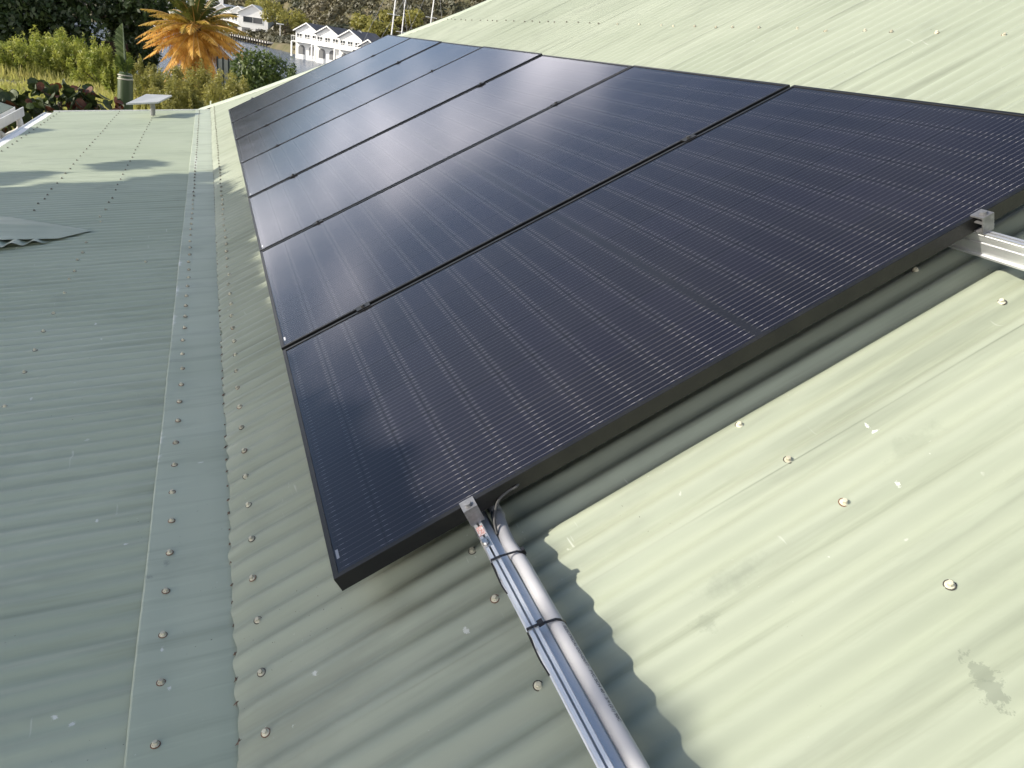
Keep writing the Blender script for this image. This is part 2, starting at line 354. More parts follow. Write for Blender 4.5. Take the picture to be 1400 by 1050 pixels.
# grit and rust caught under the scalloped lower edge of the main sheets
gm = MB()
M_DIRT = mat('rust_grit', (0.10,0.065,0.045), 0.9, base2=(0.22,0.16,0.12), scale=150)
for n in range(-14, 150):
    x = crest(n+0.5, X0M, PIT)+random.uniform(-.01,.012)
    if x > 10.6: break
    a = random.uniform(.003,.009); L_ = random.uniform(.006,.02)
    c = Vector((x, EDGE+0.001, ZC-0.0150)); ang = random.uniform(-.5,.5)
    for q in range(2):
        d = Vector((math.cos(ang+q*2), math.sin(ang+q*2), 0)); e = Vector((-d.y, d.x, 0)); u = Vector((0,0,random.uniform(.002,.005)))
        gm.add([c-d*L_*.5, c+e*a*.5, c+d*L_*.5, c-e*a*.5, c+u], [(0,1,4),(1,2,4),(2,3,4),(3,0,4)])
o = gm.build('edge_grit', M_DIRT, None, False, ROT_MAIN); hpart(o); tag(o, kind='stuff')

# barge flashing along the far edge
bm_ = MB(); pts = [(far_x(y), y) for y in np.linspace(FAR[0][1], -6.9, 40)]
V = []; F = []
for i, (x, y) in enumerate(pts):
    a = pts[max(i-1,0)]; b = pts[min(i+1,len(pts)-1)]; t_ = Vector((b[0]-a[0], b[1]-a[1])).normalized(); nrm = Vector((t_.y, -t_.x))
    if nrm.x > 0: nrm = -nrm
    for off, h in ((0.19,-0.002),(0.185,0.004),(0.02,0.006),(0.0,0.005),(-0.004,-0.14)):
        V.append((x+nrm.x*off, y+nrm.y*off, ZC+h))
for i in range(len(pts)-1):
    for j in range(4): a = i*5+j; F.append((a, a+5, a+6, a+1))
o = link('barge_flashing', np_mesh('barge_flashing', V, F, M_FLASH), None, ROT_MAIN); hpart(o)
m_ = MB(); m_.box((FARL-0.015, 0.0, -0.16), (FARL+0.01, EAVE+0.01, 0.004)); o = m_.build('barge_board', M_WHITE, None, False, ROT_LOW, LOW_O); hpart(o)
m_ = MB(); m_.prism([(EAVE-0.02,-0.025),(EAVE+0.10,-0.025),(EAVE+0.115,-0.012),(EAVE+0.12,-0.012),(EAVE+0.12,-0.12),(EAVE-0.02,-0.12)][::-1], -2.0, FARL+0.02); o = m_.build('eave_gutter', M_WHITE, None, False, ROT_LOW, LOW_O); hpart(o)
# walls under the roof, and the unseen back slope
M_WALL = mat('cream_render', (0.62,0.58,0.48), 0.85, var=0.06, scale=3)
m_ = MB(); e0 = LW(0, EAVE-0.35, -0.2); yb = PW(0,-6.6,0).y
m_.box((-2.2, yb, -3.0), (8.2, e0.y, -0.75)); o = m_.build('wall', M_WALL); hpart(o)
rp = PW(0, -7.0, ZC); m_ = MB()
m_.add([(-4, rp.y, rp.z), (8.3, rp.y, rp.z), (8.3, rp.y-7, rp.z-4.04), (-4, rp.y-7, rp.z-4.04)], [(0,1,2,3)]); o = m_.build('roof_back_slope', M_ROOF); hpart(o)

# small cross gable breaking through the lower roof
m_ = MB()
tip = (3.93,0.71,0.004)
m_.add([tip,(4.02,1.02,0.032),(4.12,1.75,0.085),(4.62,1.75,0.012),(4.42,1.25,0.006)], [(0,1,4),(1,2,3,4)])
m_.add([tip,(4.02,1.02,0.032),(4.12,1.75,0.085),(3.72,1.75,0.060),(3.745,1.12,0.024),(3.765,0.87,0.008)], [(0,5,4,1),(1,4,3,2)])
o = m_.build('gable_flashing', M_ROOFL, None, False, ROT_LOW, LOW_O); hpart(o)
V = []; F = []; na, nb = 90, 6
for i in range(na+1):
    a = i/na; s_ = 0.90+a*0.95
    xt, ht = 3.79-0.05*a, 0.004+0.055*a; xl, hl = 3.74-0.27*min(1,a*1.6)**0.8, 0.010+0.026*min(1,a*3)
    for j in range(nb+1):
        b = j/nb; V.append((xt+(xl-xt)*b, s_, ht+(hl-ht)*b+0.010*math.cos(2*math.pi*s_/0.098)-0.004))
for i in range(na):
    for j in range(nb): q = i*(nb+1)+j; F.append((q, q+1, q+nb+2, q+nb+1))
o = link('gable_sheet', np_mesh('gable_sheet', V, F, M_ROOFL, True), None, ROT_LOW, LOW_O); hpart(o)

# ------------------------------------------------------------------ solar panels
PW_, PL, GAP, FH = 1.134, 1.986, 0.020, 0.035
def cell_mat():
    m = mat('solar_cell', (0.0055,0.0050,0.0120), 0.35, rnd=0.25); return m
M_CELL = cell_mat()
M_BACK = mat('black_backsheet', (0.004,0.004,0.007), 0.6)
M_WIRE = mat('cell_wire', (0.40,0.39,0.42), 0.45, metal=0.0)
M_PAD = mat('solder_ribbon', (0.78,0.76,0.78), 0.35, metal=0.0)
M_LABEL = mat('white_label', (0.75,0.75,0.76), 0.6)
def glass_mat():
    m = bpy.data.materials.new('solar_glass'); m.use_nodes = True; t = m.node_tree; nd = t.nodes; nd.clear()
    out = nd.new('ShaderNodeOutputMaterial'); tr = nd.new('ShaderNodeBsdfTransparent'); tr.inputs[0].default_value = (0.95,0.96,0.97,1)
    df = nd.new('ShaderNodeBsdfDiffuse'); df.inputs[0].default_value = (0.40,0.38,0.36,1)
    gl = nd.new('ShaderNodeBsdfGlossy'); gl.inputs['Color'].default_value = (0.90,0.91,1.0,1)
    tcn = nd.new('ShaderNodeTexCoord'); oi = nd.new('ShaderNodeObjectInfo')
    n = nd.new('ShaderNodeTexNoise'); t.links.new(tcn.outputs['Object'], n.inputs['Vector']); n.inputs['Scale'].default_value = 2.6; n.inputs['Detail'].default_value = 6; n.inputs['Roughness'].default_value = 0.6
    n2 = nd.new('ShaderNodeTexNoise'); t.links.new(tcn.outputs['Object'], n2.inputs['Vector']); n2.inputs['Scale'].default_value = 160; n2.inputs['Detail'].default_value = 2
    r = nd.new('ShaderNodeMapRange'); t.links.new(n.outputs[0], r.inputs[0]); r.inputs[1].default_value = 0.3; r.inputs[2].default_value = 0.75; r.inputs[3].default_value = 0.006; r.inputs[4].default_value = 0.022
    r2 = nd.new('ShaderNodeMapRange'); t.links.new(n2.outputs[0], r2.inputs[0]); r2.inputs[1].default_value = 0.3; r2.inputs[2].default_value = 0.75; r2.inputs[3].default_value = 0.6; r2.inputs[4].default_value = 1.6
    mu = nd.new('ShaderNodeMath'); mu.operation = 'MULTIPLY'; t.links.new(r.outputs[0], mu.inputs[0]); t.links.new(r2.outputs[0], mu.inputs[1])
    n3 = nd.new('ShaderNodeTexNoise'); t.links.new(tcn.outputs['Object'], n3.inputs['Vector']); n3.inputs['Scale'].default_value = 34; n3.inputs['Detail'].default_value = 3
    r3 = nd.new('ShaderNodeMapRange'); t.links.new(n3.outputs[0], r3.inputs[0]); r3.inputs[1].default_value = 0.735; r3.inputs[2].default_value = 0.80; r3.inputs[3].default_value = 0.0; r3.inputs[4].default_value = 0.28
    ad3 = nd.new('ShaderNodeMath'); ad3.operation = 'ADD'; t.links.new(mu.outputs[0], ad3.inputs[0]); t.links.new(r3.outputs[0], ad3.inputs[1]); mu = ad3
    m1 = nd.new('ShaderNodeMixShader'); t.links.new(mu.outputs[0], m1.inputs[0]); t.links.new(tr.outputs[0], m1.inputs[1]); t.links.new(df.outputs[0], m1.inputs[2])
    fr = nd.new('ShaderNodeFresnel'); fr.inputs[0].default_value = 1.46
    ro = nd.new('ShaderNodeMapRange'); t.links.new(n.outputs[0], ro.inputs[0]); ro.inputs[3].default_value = 0.09; ro.inputs[4].default_value = 0.16; t.links.new(ro.outputs[0], gl.inputs['Roughness'])
    m2 = nd.new('ShaderNodeMixShader'); t.links.new(fr.outputs[0], m2.inputs[0]); t.links.new(m1.outputs[0], m2.inputs[1]); t.links.new(gl.outputs[0], m2.inputs[2])
    t.links.new(m2.outputs[0], out.inputs[0]); return m
M_GLASS = glass_mat()
# local panel frame: x 0..PW_, y 0..-PL, z top = 0
fm = MB(); LIP = 0.011
prof = [(0,0),(0.0008,0.0008),(LIP-0.0006,0.0008),(LIP,0.0),(LIP,-0.006),(0.002,-0.006),(0.002,-FH+0.002),(0.028,-FH+0.002),(0.028,-FH),(0,-FH)]
def ring(prof):           # mitred frame: sweep the profile round the rectangle
    cs = [(0,0,1,-1),(PW_,0,-1,-1),(PW_,-PL,-1,1),(0,-PL,1,1)]; V = []; n = len(prof)
    for cx, cy, sx, sy in cs:
        for d, z in prof: V.append((cx+sx*d, cy+sy*d, z-0.0008))
    F = [(k*n+i, k*n+(i+1)%n, ((k+1)%4)*n+(i+1)%n, ((k+1)%4)*n+i) for k in range(4) for i in range(n)]
    return V, F
V, F = ring(prof); fm.add(V, F)
ME_FRAME = fm.mesh('frame', M_BLACKFR)
bmx = MB(); bmx.box((0.003,-PL+0.003,-0.0065),(PW_-0.003,-0.003,-0.0050)); ME_BACK = bmx.mesh('backsheet', M_BACK)
gx = MB(); gx.add([(LIP-0.002,-LIP+0.002,-0.0022),(LIP-0.002,-PL+LIP-0.002,-0.0022),(PW_-LIP+0.002,-PL+LIP-0.002,-0.0022),(PW_-LIP+0.002,-LIP+0.002,-0.0022)], [(0,1,2,3)]); ME_GLASS = gx.mesh('glass', M_GLASS)
MX, MY, CG = 0.016, 0.021, 0.022
CX = (PW_-2*MX)/6; CY = (PL-2*MY-CG)/20
cm = MB(); g_ = 0.0016; ch = 0.006
cm.add([(g_+ch,-g_,0),(g_,-g_-ch,0),(g_,-CY+g_,0),(CX-g_,-CY+g_,0),(CX-g_,-g_-ch,0),(CX-g_-ch,-g_,0)], [(0,1,2,3,4,5)])
ME_CELL = cm.mesh('cell', M_CELL)
wm = MB(); NB = 11; dashes = MB()
def cell_y(j): return -(MY+j*CY+(CG if j >= 10 else 0))
for i in range(6):
    for b in range(NB):
        x = MX+i*CX+(b+0.5)*CX/NB
        for y0, y1 in ((cell_y(0)+0.004, cell_y(9)-CY-0.003), (cell_y(10)+0.003, cell_y(19)-CY-0.004)):
            wm.add([(x-.00026,y0,-.0046),(x-.00026,y1,-.0046),(x+.00026,y1,-.0046),(x+.00026,y0,-.0046)], [(0,1,2,3)])
        for j in range(20):
            ya = cell_y(j); 
            for y0, y1 in ((ya-0.005, ya-0.014), (ya-CY+0.014, ya-CY+0.005)):
                wm.add([(x-.00036,y0,-.0044),(x-.00036,y1,-.0044),(x+.00036,y1,-.0044),(x+.00036,y0,-.0044)], [(0,1,2,3)], 1)
ME_WIRE = wm.mesh('cell_wire', [M_WIRE, M_PAD])
lb = MB(); lb.box((0.055,-0.0200,-0.0042),(0.083,-0.0140,-0.0040)); ME_LB = lb.mesh('serial_label', M_LABEL)
plabels = ['black solar panel at the end of the row where rail and grey conduit stick out',
 'second black solar panel counted from the end with the grey conduit',
 'third black solar panel counted from the end with the grey conduit',
 'black solar panel in the middle of the row, fourth from the conduit end',
 'fifth black solar panel from the conduit end, third from the far barge edge',
 'black solar panel next to the last one at the far barge edge',
 'last black solar panel of the row beside the far barge edge facing the harbour']
for k in range(7):
    ox = k*(PW_+GAP)
    p = empty('solar_panel', PW(ox+random.uniform(-.001,.001), random.uniform(-.0015,.0015), random.uniform(-.001,.0005)), plabels[k], 'solar panel', 'solar panels in a row on the roof', (ROT_MAIN[0]+random.uniform(-.0012,.0012), random.uniform(-.0015,.0015), 0))
    link('frame', ME_FRAME, p); link('backsheet', ME_BACK, p); link('glass', ME_GLASS, p)
    o = link('cell_wire', ME_WIRE, p); tag(o, kind='stuff')
    for i in range(6):
        for j in range(20):
            link('cell', ME_CELL, p, None, (MX+i*CX, cell_y(j), -0.0048))
    link('serial_label', ME_LB, p)

# ------------------------------------------------------------------ rails, clamps, conduit, ties, cable
XN = -0.95; XF = 7*(PW_+GAP)+0.06
RT = -FH-0.0012                     # rail top in the panel frame
def rail_profile(y, flip=1):
    # y offset to the left is positive; open slot on top, slot on the side, wide foot
    pr = [(0.017,0),(0.006,0),(0.006,-0.003),(0.011,-0.003),(0.011,-0.016),(-0.005,-0.016),(-0.005,-0.003),(0.000,-0.003),(0.000,0),(-0.006,0),(-0.007,-0.014),(-0.019,-0.018),(-0.019,-0.052),(-0.024,-0.054),(-0.024,-0.058),(0.025,-0.058),(0.025,-0.053),(0.017,-0.052),(0.017,-0.026),(0.012,-0.026),(0.012,-0.020),(0.017,-0.020),(0.017,-0.010),(0.0185,-0.008),(0.0185,-0.005),(0.017,-0.004)]
    return [(y+(a*0.6 if a > 0 else a), RT+b) for a, b in pr]
def make_rail(y, label):
    m = MB(); pr = rail_profile(y)
    r = empty('mounting_rail', PW(XN, y, RT-0.058), label, 'mounting rail', 'mounting rails under the panels', ROT_MAIN)
    def add(o):
        o.parent = r; o.location = Vector((-XN, -y, -(RT-0.058))); return o
    m.prism(pr[::-1], XN, XF); add(m.build('rail', M_ALU))
    for n in range(-12, 120, 14):                 # L feet on the crests
        x = crest(n, X0M, PIT); q = MB(); yy = y+0.018+0.008
        q.box((x-0.02, y+0.0155, ZC-0.002), (x+0.02, y+0.0200, RT-0.012)); q.box((x-0.02, y+0.0200, ZC-0.002), (x+0.02, y+0.062, ZC+0.003))
        q.lathe([(0.008,0),(0.008,0.006),(0.007,0.008)], 6, (x, y+0.042, ZC+0.003))
        if -0.6 < x < 8.2 and x > 0.05: add(q.build('foot_bracket', M_ALU))
    for k in range(8):
        xg = k*(PW_+GAP)-GAP/2
        q = MB()
        if k in (0, 7):
            sg = -1 if k == 0 else 1; xe = 0.0 if k == 0 else 7*(PW_+GAP)-GAP
            def bx(x0,y0,z0,x1,y1,z1): q.box((min(xe+sg*x0,xe+sg*x1), y+y0, z0), (max(xe+sg*x0,xe+sg*x1), y+y1, z1))
            bx(-0.008,-0.015,0.0006,0.024,0.015,0.0042)            # top plate with lip over the frame
            bx(0.021,-0.015,RT,0.0240,0.015,0.0006)                # outer leg
            bx(0.0015,-0.015,-0.012,0.021,0.015,-0.009)            # inner webs
            bx(0.0015,-0.015,RT+0.002,0.021,0.015,RT+0.0055)
            c = add(q.build('end_clamp', M_CLAMP)); xb = xe+sg*0.011
        else:
            q.box((xg-0.016,y-0.024,0.0006),(xg+0.016,y+0.024,0.0035)); q.box((xg-0.0085,y-0.024,-0.022),(xg-0.006,y+0.024,0.0006)); q.box((xg+0.006,y-0.024,-0.022),(xg+0.0085,y+0.024,0.0006))
            c = add(q.build('mid_clamp', M_BLACKFR)); xb = xg
        b = MB(); zt = 0.0045 if k in (0,7) else 0.0035
        b.lathe([(0.0085,zt),(0.0085,zt+0.001)], 14, (xb,y,0)); b.lathe([(0.0065,zt+0.001),(0.0065,zt+0.006),(0.0035,zt+0.0061)], 14, (xb,y,0)); b.lathe([(0.003,RT-0.01),(0.003,zt)], 6, (xb,y,0))
        bo = b.build('bolt', M_CLAMP if k in (0,7) else mat('dark_bolt', (.10,.10,.10), .45, metal=.7)); bo.parent = c
    return r
YL, YR = -0.292, -1.552
r1 = make_rail(YL, 'aluminium rail with the grey conduit strapped along it, running under panels')
r2 = make_rail(YR, 'bare aluminium rail jutting out under the panels on the upslope side')
# printed sticker and splice plate near the clamp of the left rail
q = MB(); q.box((-0.062,YL-0.004,RT+0.0003),(-0.036,YL+0.0095,RT+0.0012)); o = q.build('printed_sticker', mat('sticker_print', (0.75,0.70,0.68), 0.5, base2=(0.55,0.18,0.14), scale=260), r1); o.location = Vector((-XN,-YL,-(RT-0.058)))
q = MB(); q.lathe([(0.0075,0),(0.0075,0.003),(0.005,0.006),(0.002,0.006)], 10, (-0.085,YL+0.005,RT+0.0004)); q.box((-0.098,YL-0.005,RT-0.002),(-0.070,YL+0.0098,RT+0.0004)); o = q.build('bonding_lug', M_STEEL, r1); o.location = Vector((-XN,-YL,-(RT-0.058)))
# conduit
YCn, ZCn, RC = -0.3265, -0.056, 0.0135
cp = [(0.9,-0.336,-0.094),(0.10,-0.335,-0.090),(0.02,-0.332,-0.082),(-0.05,-0.326,-0.068),(-0.10,-0.3235,-0.060),(-0.16,-0.327,-0.057),(-0.3,-0.3265,-0.056),(-0.95,-0.3265,-0.056)]
def smoothline(pts, n):
    pts = [Vector(p) for p in pts]; out = []
    for i in range(len(pts)-1):
        a = pts[max(i-1,0)]; b = pts[i]; c = pts[i+1]; d = pts[min(i+2,len(pts)-1)]
        for k in range(n):
            t = k/n; out.append(0.5*((2*b)+(c-a)*t+(2*a-5*b+4*c-d)*t*t+(3*b-a-3*c+d)*t**3))
    return out+[pts[-1]]
cnd = empty('conduit', PW(XN, YCn, ZCn-RC), 'grey plastic conduit pipe strapped beside the aluminium rail', 'conduit', None, ROT_MAIN)
off = Vector((-XN, -YCn, -(ZCn-RC)))
q = MB(); q.tube(smoothline(cp, 6), RC, 20); o = q.build('pipe', M_PVC, cnd, True); o.location = off
# printing along the pipe, as in the photograph: a run of small unreadable characters with a few legible marks
fc = bpy.data.curves.new('pipe_print', 'FONT'); fc.body = '- ELECTRICAL CONDUIT - PVC SCH 40 - 3/4 (21) 90C'; fc.size = 0.0085; fc.extrude = 0.0001
fo = bpy.data.objects.new('pipe_print', fc); col.objects.link(fo)
dg = bpy.context.evaluated_depsgraph_get(); tm = bpy.data.meshes.new_from_object(fo.evaluated_get(dg)); bpy.data.objects.remove(fo)
xs_ = [v.co.x for v in tm.vertices]; wmax = max(xs_)
for v in tm.vertices:                       # wrap on the pipe's right flank, reading along -x
    tx, ty, tz = v.co; a = (ty-0.004)/RC + R(52); rr = RC+0.00025+tz
    v.co = (-0.33-tx, -0.3265-rr*math.sin(a)*1.0, ZCn+rr*math.cos(a))
    
tm.materials.clear(); tm.materials.append(mat('print_ink', (0.10,0.10,0.11), 0.6)); o = link('pipe_print', tm, cnd, None, off)
# cable ties
def tie(x, label, tail_side):
    t_ = empty('cable_tie', PW(x, YL, RT), label, 'cable tie', 'cable ties on rail and conduit', ROT_MAIN); of = Vector((-x,-YL,-RT))
    hull = [(YL+0.0130,-0.060),(YL+0.0122,RT+0.0005),(YL+0.0102,RT+0.0020),(YL-0.0060,RT+0.0024),(YCn-0.004,ZCn+RC+0.0030),(YCn-0.0105,ZCn+0.0105),(YCn-0.0152,ZCn),(YCn-0.012,ZCn-0.010),(YCn-0.002,ZCn-RC-0.0015),(YL-0.024,-0.0975),(YL+0.0165,-0.0975)]
    m = MB(); w_ = 0.0024; n = len(hull); V = []
    for s_ in (-1, 1):
        for (a, b) in hull:
            sk = 0.010*(a-YL)/0.06
            V.append((x+s_*w_+sk, a, b))
    for s_ in (-1, 1):
        for (a, b) in hull:
            cy, cz = YL-0.012, -0.06; d = Vector((a-cy, b-cz)); d *= 1-0.0012/d.length; sk = 0.010*(a-YL)/0.06
            V.append((x+s_*w_+sk, cy+d.x, cz+d.y))
    F = []
    for i in range(n):
        j = (i+1) % n; F += [(i,j,n+j,n+i),(2*n+i,3*n+i,3*n+j,2*n+j),(i,2*n+i,2*n+j,j),(n+i,n+j,3*n+j,3*n+i)]
    m.add(V, F); o = m.build('strap', M_BLKPL, t_); o.location = of
    hm = MB()
    if tail_side > 0: hm.box((x-0.0055,YL-0.018,RT-0.002),(x+0.0035,YL-0.008,RT+0.0055))
    else: hm.box((x-0.0065,YCn-0.0175,ZCn-0.001),(x+0.0025,YCn-0.0110,ZCn+0.011))
    o = hm.build('locking_head', M_BLKPL, t_); o.location = of
    tl = MB(); L_ = 0.085 if tail_side > 0 else 0.075
    tl.tube(smoothline([(x+0.002,YL+0.0130,RT-0.006),(x-0.02,YL+0.0145,RT-0.012),(x-0.05,YL+0.0155,RT-0.014),(x-L_,YL+0.0135,RT-0.013)],5), 0.0015, 5); o = tl.build('tail', M_BLKPL, t_); o.location = of
tie(-0.135, 'black cable tie round rail and conduit just below the panel edge', -1)
tie(-0.315, 'black cable tie with square lock on top, farther down the conduit', 1)
# loose black lead curling out from under the panel
q = MB(); q.tube(smoothline([(-0.060,-0.3135,-0.055),(-0.035,-0.322,-0.042),(-0.006,-0.345,-0.030),(0.0,-0.372,-0.024),(-0.002,-0.392,-0.022),(0.012,-0.404,-0.024),(0.034,-0.402,-0.036),(0.07,-0.40,-0.060)],8), 0.0032, 8)
o = q.build('loose_cable', mat('black_cable', (0.05,0.05,0.05), 0.5), None, True, ROT_MAIN); tag(o, 'loose black cable end curling out beside the clamp on the rail', 'cable')

# ------------------------------------------------------------------ ground, water, hill
WZ = -5.2
def shore_far(a):      # azimuth in degrees -> distance of the far shore
    return float(np.interp(a, [-60,-20,-12,-7,-1.5,4,60], [95,118,140,172,255,232,260]))
def shore_near(a):
    return float(np.interp(a, [-60,-20,-8,0,6,60], [40,60,66,70,78,150]))
def hnoise(x, y):
    return (math.sin(x*.021+1.3)*math.cos(y*.017+.4)+.55*math.sin(x*.047+y*.031)+.3*math.sin(x*.11-y*.09+2)+.18*math.sin(x*.23+y*.19))
def ground_z(a, d):
    x, y = d*math.cos(R(a)), d*math.sin(R(a)); sn, sf = shore_near(a), shore_far(a)
    if d < sn:
        return float(np.interp(d, [0,12,17,34,sn-6,sn], [-3.0,-3.0,-2.45,-2.6,-4.4,-5.0]))+0.06*math.sin(x*.9)*math.sin(y*.7)
    if d < sf: 
        e = min(d-sn, sf-d); return -5.0-min(3.0, e*0.5)
    b = d-sf
    top = float(np.interp(a, [-60,-35,-15,0,8,30,60], [60,70,82,84,84,70,60]))
    return -4.2+float(np.interp(b, [0,3,26,60,160,330,480,900], [0,0.15,1.2,5,0.40*top,0.86*top,top,0.8*top]))+hnoise(x,y)*min(1,b/60)*1.6*(1 if b < 200 else 2.2)
azs = np.linspace(-75, 75, 181)
ds = np.concatenate([[0.5,6,10,14], np.arange(20,300,5), np.arange(300,900,15), [1000,1300,2000,4000]])
V = []; F = []
for a in azs:
    for d in ds: V.append((d*math.cos(R(a)), d*math.sin(R(a)), ground_z(a, d)))
nd_ = len(ds)
for i in range(len(azs)-1):
    for j in range(nd_-1): q_ = i*nd_+j; F.append((q_, q_+1, q_+nd_+1, q_+nd_))
M_GROUND = mat('dry_soil_and_grass', (0.10,0.095,0.035), 0.95, base2=(0.17,0.14,0.08), scale=0.35, bump=0.4, bscale=3, coords='Object')
o = link('terrain', np_mesh('terrain', V, F, M_GROUND, True)); tag(o, kind='structure')
m_ = MB(); m_.add([(-60,-60,-3.02),(12,-60,-3.02),(12,60,-3.02),(-60,60,-3.02)], [(0,1,2,3)]); o = m_.build('yard', M_GROUND); tag(o, kind='structure')
mwat = bpy.data.materials.new('harbour_water'); mwat.use_nodes = True; t = mwat.node_tree; b = t.nodes['Principled BSDF']
b.inputs['Base Color'].default_value = (0.06,0.09,0.14,1); b.inputs['Roughness'].default_value = 0.2; b.inputs['IOR'].default_value = 1.33
c_ = t.nodes.new('ShaderNodeTexCoord'); mp = t.nodes.new('ShaderNodeMapping'); t.links.new(c_.outputs['Object'], mp.inputs[0]); mp.inputs['Scale'].default_value = (0.6,1.6,1)
n_ = t.nodes.new('ShaderNodeTexNoise'); t.links.new(mp.outputs[0], n_.inputs['Vector']); n_.inputs['Scale'].default_value = 0.9; n_.inputs['Detail'].default_value = 5
bp = t.nodes.new('ShaderNodeBump'); bp.inputs['Strength'].default_value = 0.8; bp.inputs['Distance'].default_value = 0.35; t.links.new(n_.outputs[0], bp.inputs['Height']); t.links.new(bp.outputs[0], b.inputs['Normal'])
m_ = MB(); m_.add([(20,-400,WZ),(420,-400,WZ),(420,400,WZ),(20,400,WZ)], [(0,1,2,3)]); o = m_.build('water', mwat); tag(o, kind='structure')

# ------------------------------------------------------------------ foliage helpers
def leaf_cloud(centers, radii, n, size, flat=0.8, shell=0.55, aspect=0.5):
    """n leaf quads spread through ellipsoid lobes; returns V,F"""
    C = np.array(centers, float); Rd = np.array(radii, float); vol = Rd.prod(1); idx = rng.choice(len(C), n, p=vol/vol.sum())
    d = rng.normal(size=(n,3)); d /= np.linalg.norm(d, axis=1)[:,None]; r = rng.uniform(shell**3, 1.0, n)**(1/3)
    pos = C[idx]+d*r[:,None]*Rd[idx]*(1+rng.normal(0,.07,(n,1)))
    nrm = d*0.7+rng.normal(size=(n,3))*0.6+np.array([0,0,0.4]); nrm /= np.linalg.norm(nrm, axis=1)[:,None]
    a = np.cross(nrm, rng.normal(size=(n,3))); a /= np.linalg.norm(a, axis=1)[:,None]; b = np.cross(nrm, a)
    s = size*rng.uniform(.6,1.35,(n,1))
    V = np.stack([pos-a*s, pos+b*s*aspect, pos+a*s, pos-b*s*aspect], 1).reshape(-1,3)
    return V, np.arange(4*n).reshape(-1,4)
def shrub(name, base, w, h, n, leaf, m, label, cat, group=None, lobes=7, stem=None, depth=None, wild=False):
    base = Vector(base); o = empty(name, base, label, cat, group); cs = []; rs = []; dp = depth or w
    for k in range(lobes):
        a = random.uniform(0, 6.28); rr = random.uniform(0, .62)
        x, y = rr*w/2*math.cos(a), rr*dp/2*math.sin(a); hh = h*random.uniform(.35,.78)*(1-.35*rr)
        cs.append((y if False else x, y, hh)); q = random.uniform(.26,.42); rs.append((q*w*.8, q*dp*.8, min(hh, q*h*.85)))
        if wild: q = random.uniform(.035,.10); cs[-1] = (x*1.75, y*1.75, h*random.uniform(.05,.80)*(1-.25*rr)); rs[-1] = (q*w*.8, q*dp*.8, random.uniform(.10,.24)*h)
    V, F = leaf_cloud(cs, rs, n, leaf, shell=.15 if wild else .55, aspect=.3 if wild else .5); V[:,2] = np.maximum(V[:,2], 0.02)
    link('crown', np_mesh('crown', V, F, m), o)
    st = MB()
    for k in range(min(lobes,5)):
        st.tube([(random.uniform(-.05,.05)*w, random.uniform(-.05,.05)*w, -0.1), Vector(cs[k])*0.5, cs[k]], [0.02*h+.01, .012*h+.008, .006], 5)
    link('stem', st.mesh('stem', stem or M_BARK), o)
    return o
M_BARK = mat('bark', (0.10,0.07,0.05), 0.9, var=0.3, scale=12)
L_LIT = leafmat('leaf_yellow_green', (0.20,0.25,0.035), (0.40,0.41,0.09), 2.2, 0.5)
L_OLIVE = leafmat('leaf_olive', (0.21,0.21,0.045), (0.40,0.36,0.10), 1.2, 0.5)
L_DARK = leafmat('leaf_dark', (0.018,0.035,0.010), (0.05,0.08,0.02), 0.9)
L_MID = leafmat('leaf_mid', (0.05,0.085,0.018), (0.12,0.16,0.03), 2.5)
L_GRASS = leafmat('grass_blade', (0.28,0.32,0.05), (0.46,0.42,0.14), 0.25, 0.5)
L_SHADE = leafmat('leaf_thick_dark', (0.03,0.05,0.012), (0.06,0.09,0.02), 2, 0.03)
L_SCRUB = leafmat('hill_scrub', (0.045,0.052,0.022), (0.135,0.115,0.062), 0.035, 0.2)
def gnd(px, py):      # pixel -> near ground
    d = ray(px, py); a = math.degrees(math.atan2(d[1], d[0]))
    for D in np.arange(8, 140, 0.25):
        p = at(px, py, D)
        if p.z <= ground_z(math.degrees(math.atan2(p.y, p.x)), math.hypot(p.x, p.y)): return p
    return at(px, py, 60)
def gz(p): return ground_z(math.degrees(math.atan2(p.y, p.x)), math.hypot(p.x, p.y))

# grass over the field behind the house
gn = 60000; V = np.zeros((gn*3,3)); 
aa = rng.uniform(-14, 22, gn); dd = rng.uniform(12.5, 62, gn)
gx_ = dd*np.cos(np.radians(aa)); gy_ = dd*np.sin(np.radians(aa))
zz = np.array([ground_z(a, d) for a, d in zip(aa, dd)])
hh = rng.uniform(.25,.75,gn)*(0.6+0.5*np.sin(gx_*.5)*np.sin(gy_*.6)**2); ww = rng.uniform(.012,.03,gn)*(1+dd/35)
th = rng.uniform(0,6.28,gn); lx = rng.normal(0,.22,gn)*hh; ly = rng.normal(0,.22,gn)*hh
V[0::3] = np.stack([gx_-ww*np.cos(th), gy_-ww*np.sin(th), zz-.03],1); V[1::3] = np.stack([gx_+ww*np.cos(th), gy_+ww*np.sin(th), zz-.03],1); V[2::3] = np.stack([gx_+lx, gy_+ly, zz+hh],1)
o = link('grass', np_mesh('grass', V, np.arange(gn*3).reshape(-1,3), L_GRASS)); tag(o, 'tall yellow-green grass over the field beyond the roof', 'grass', None, 'stuff')

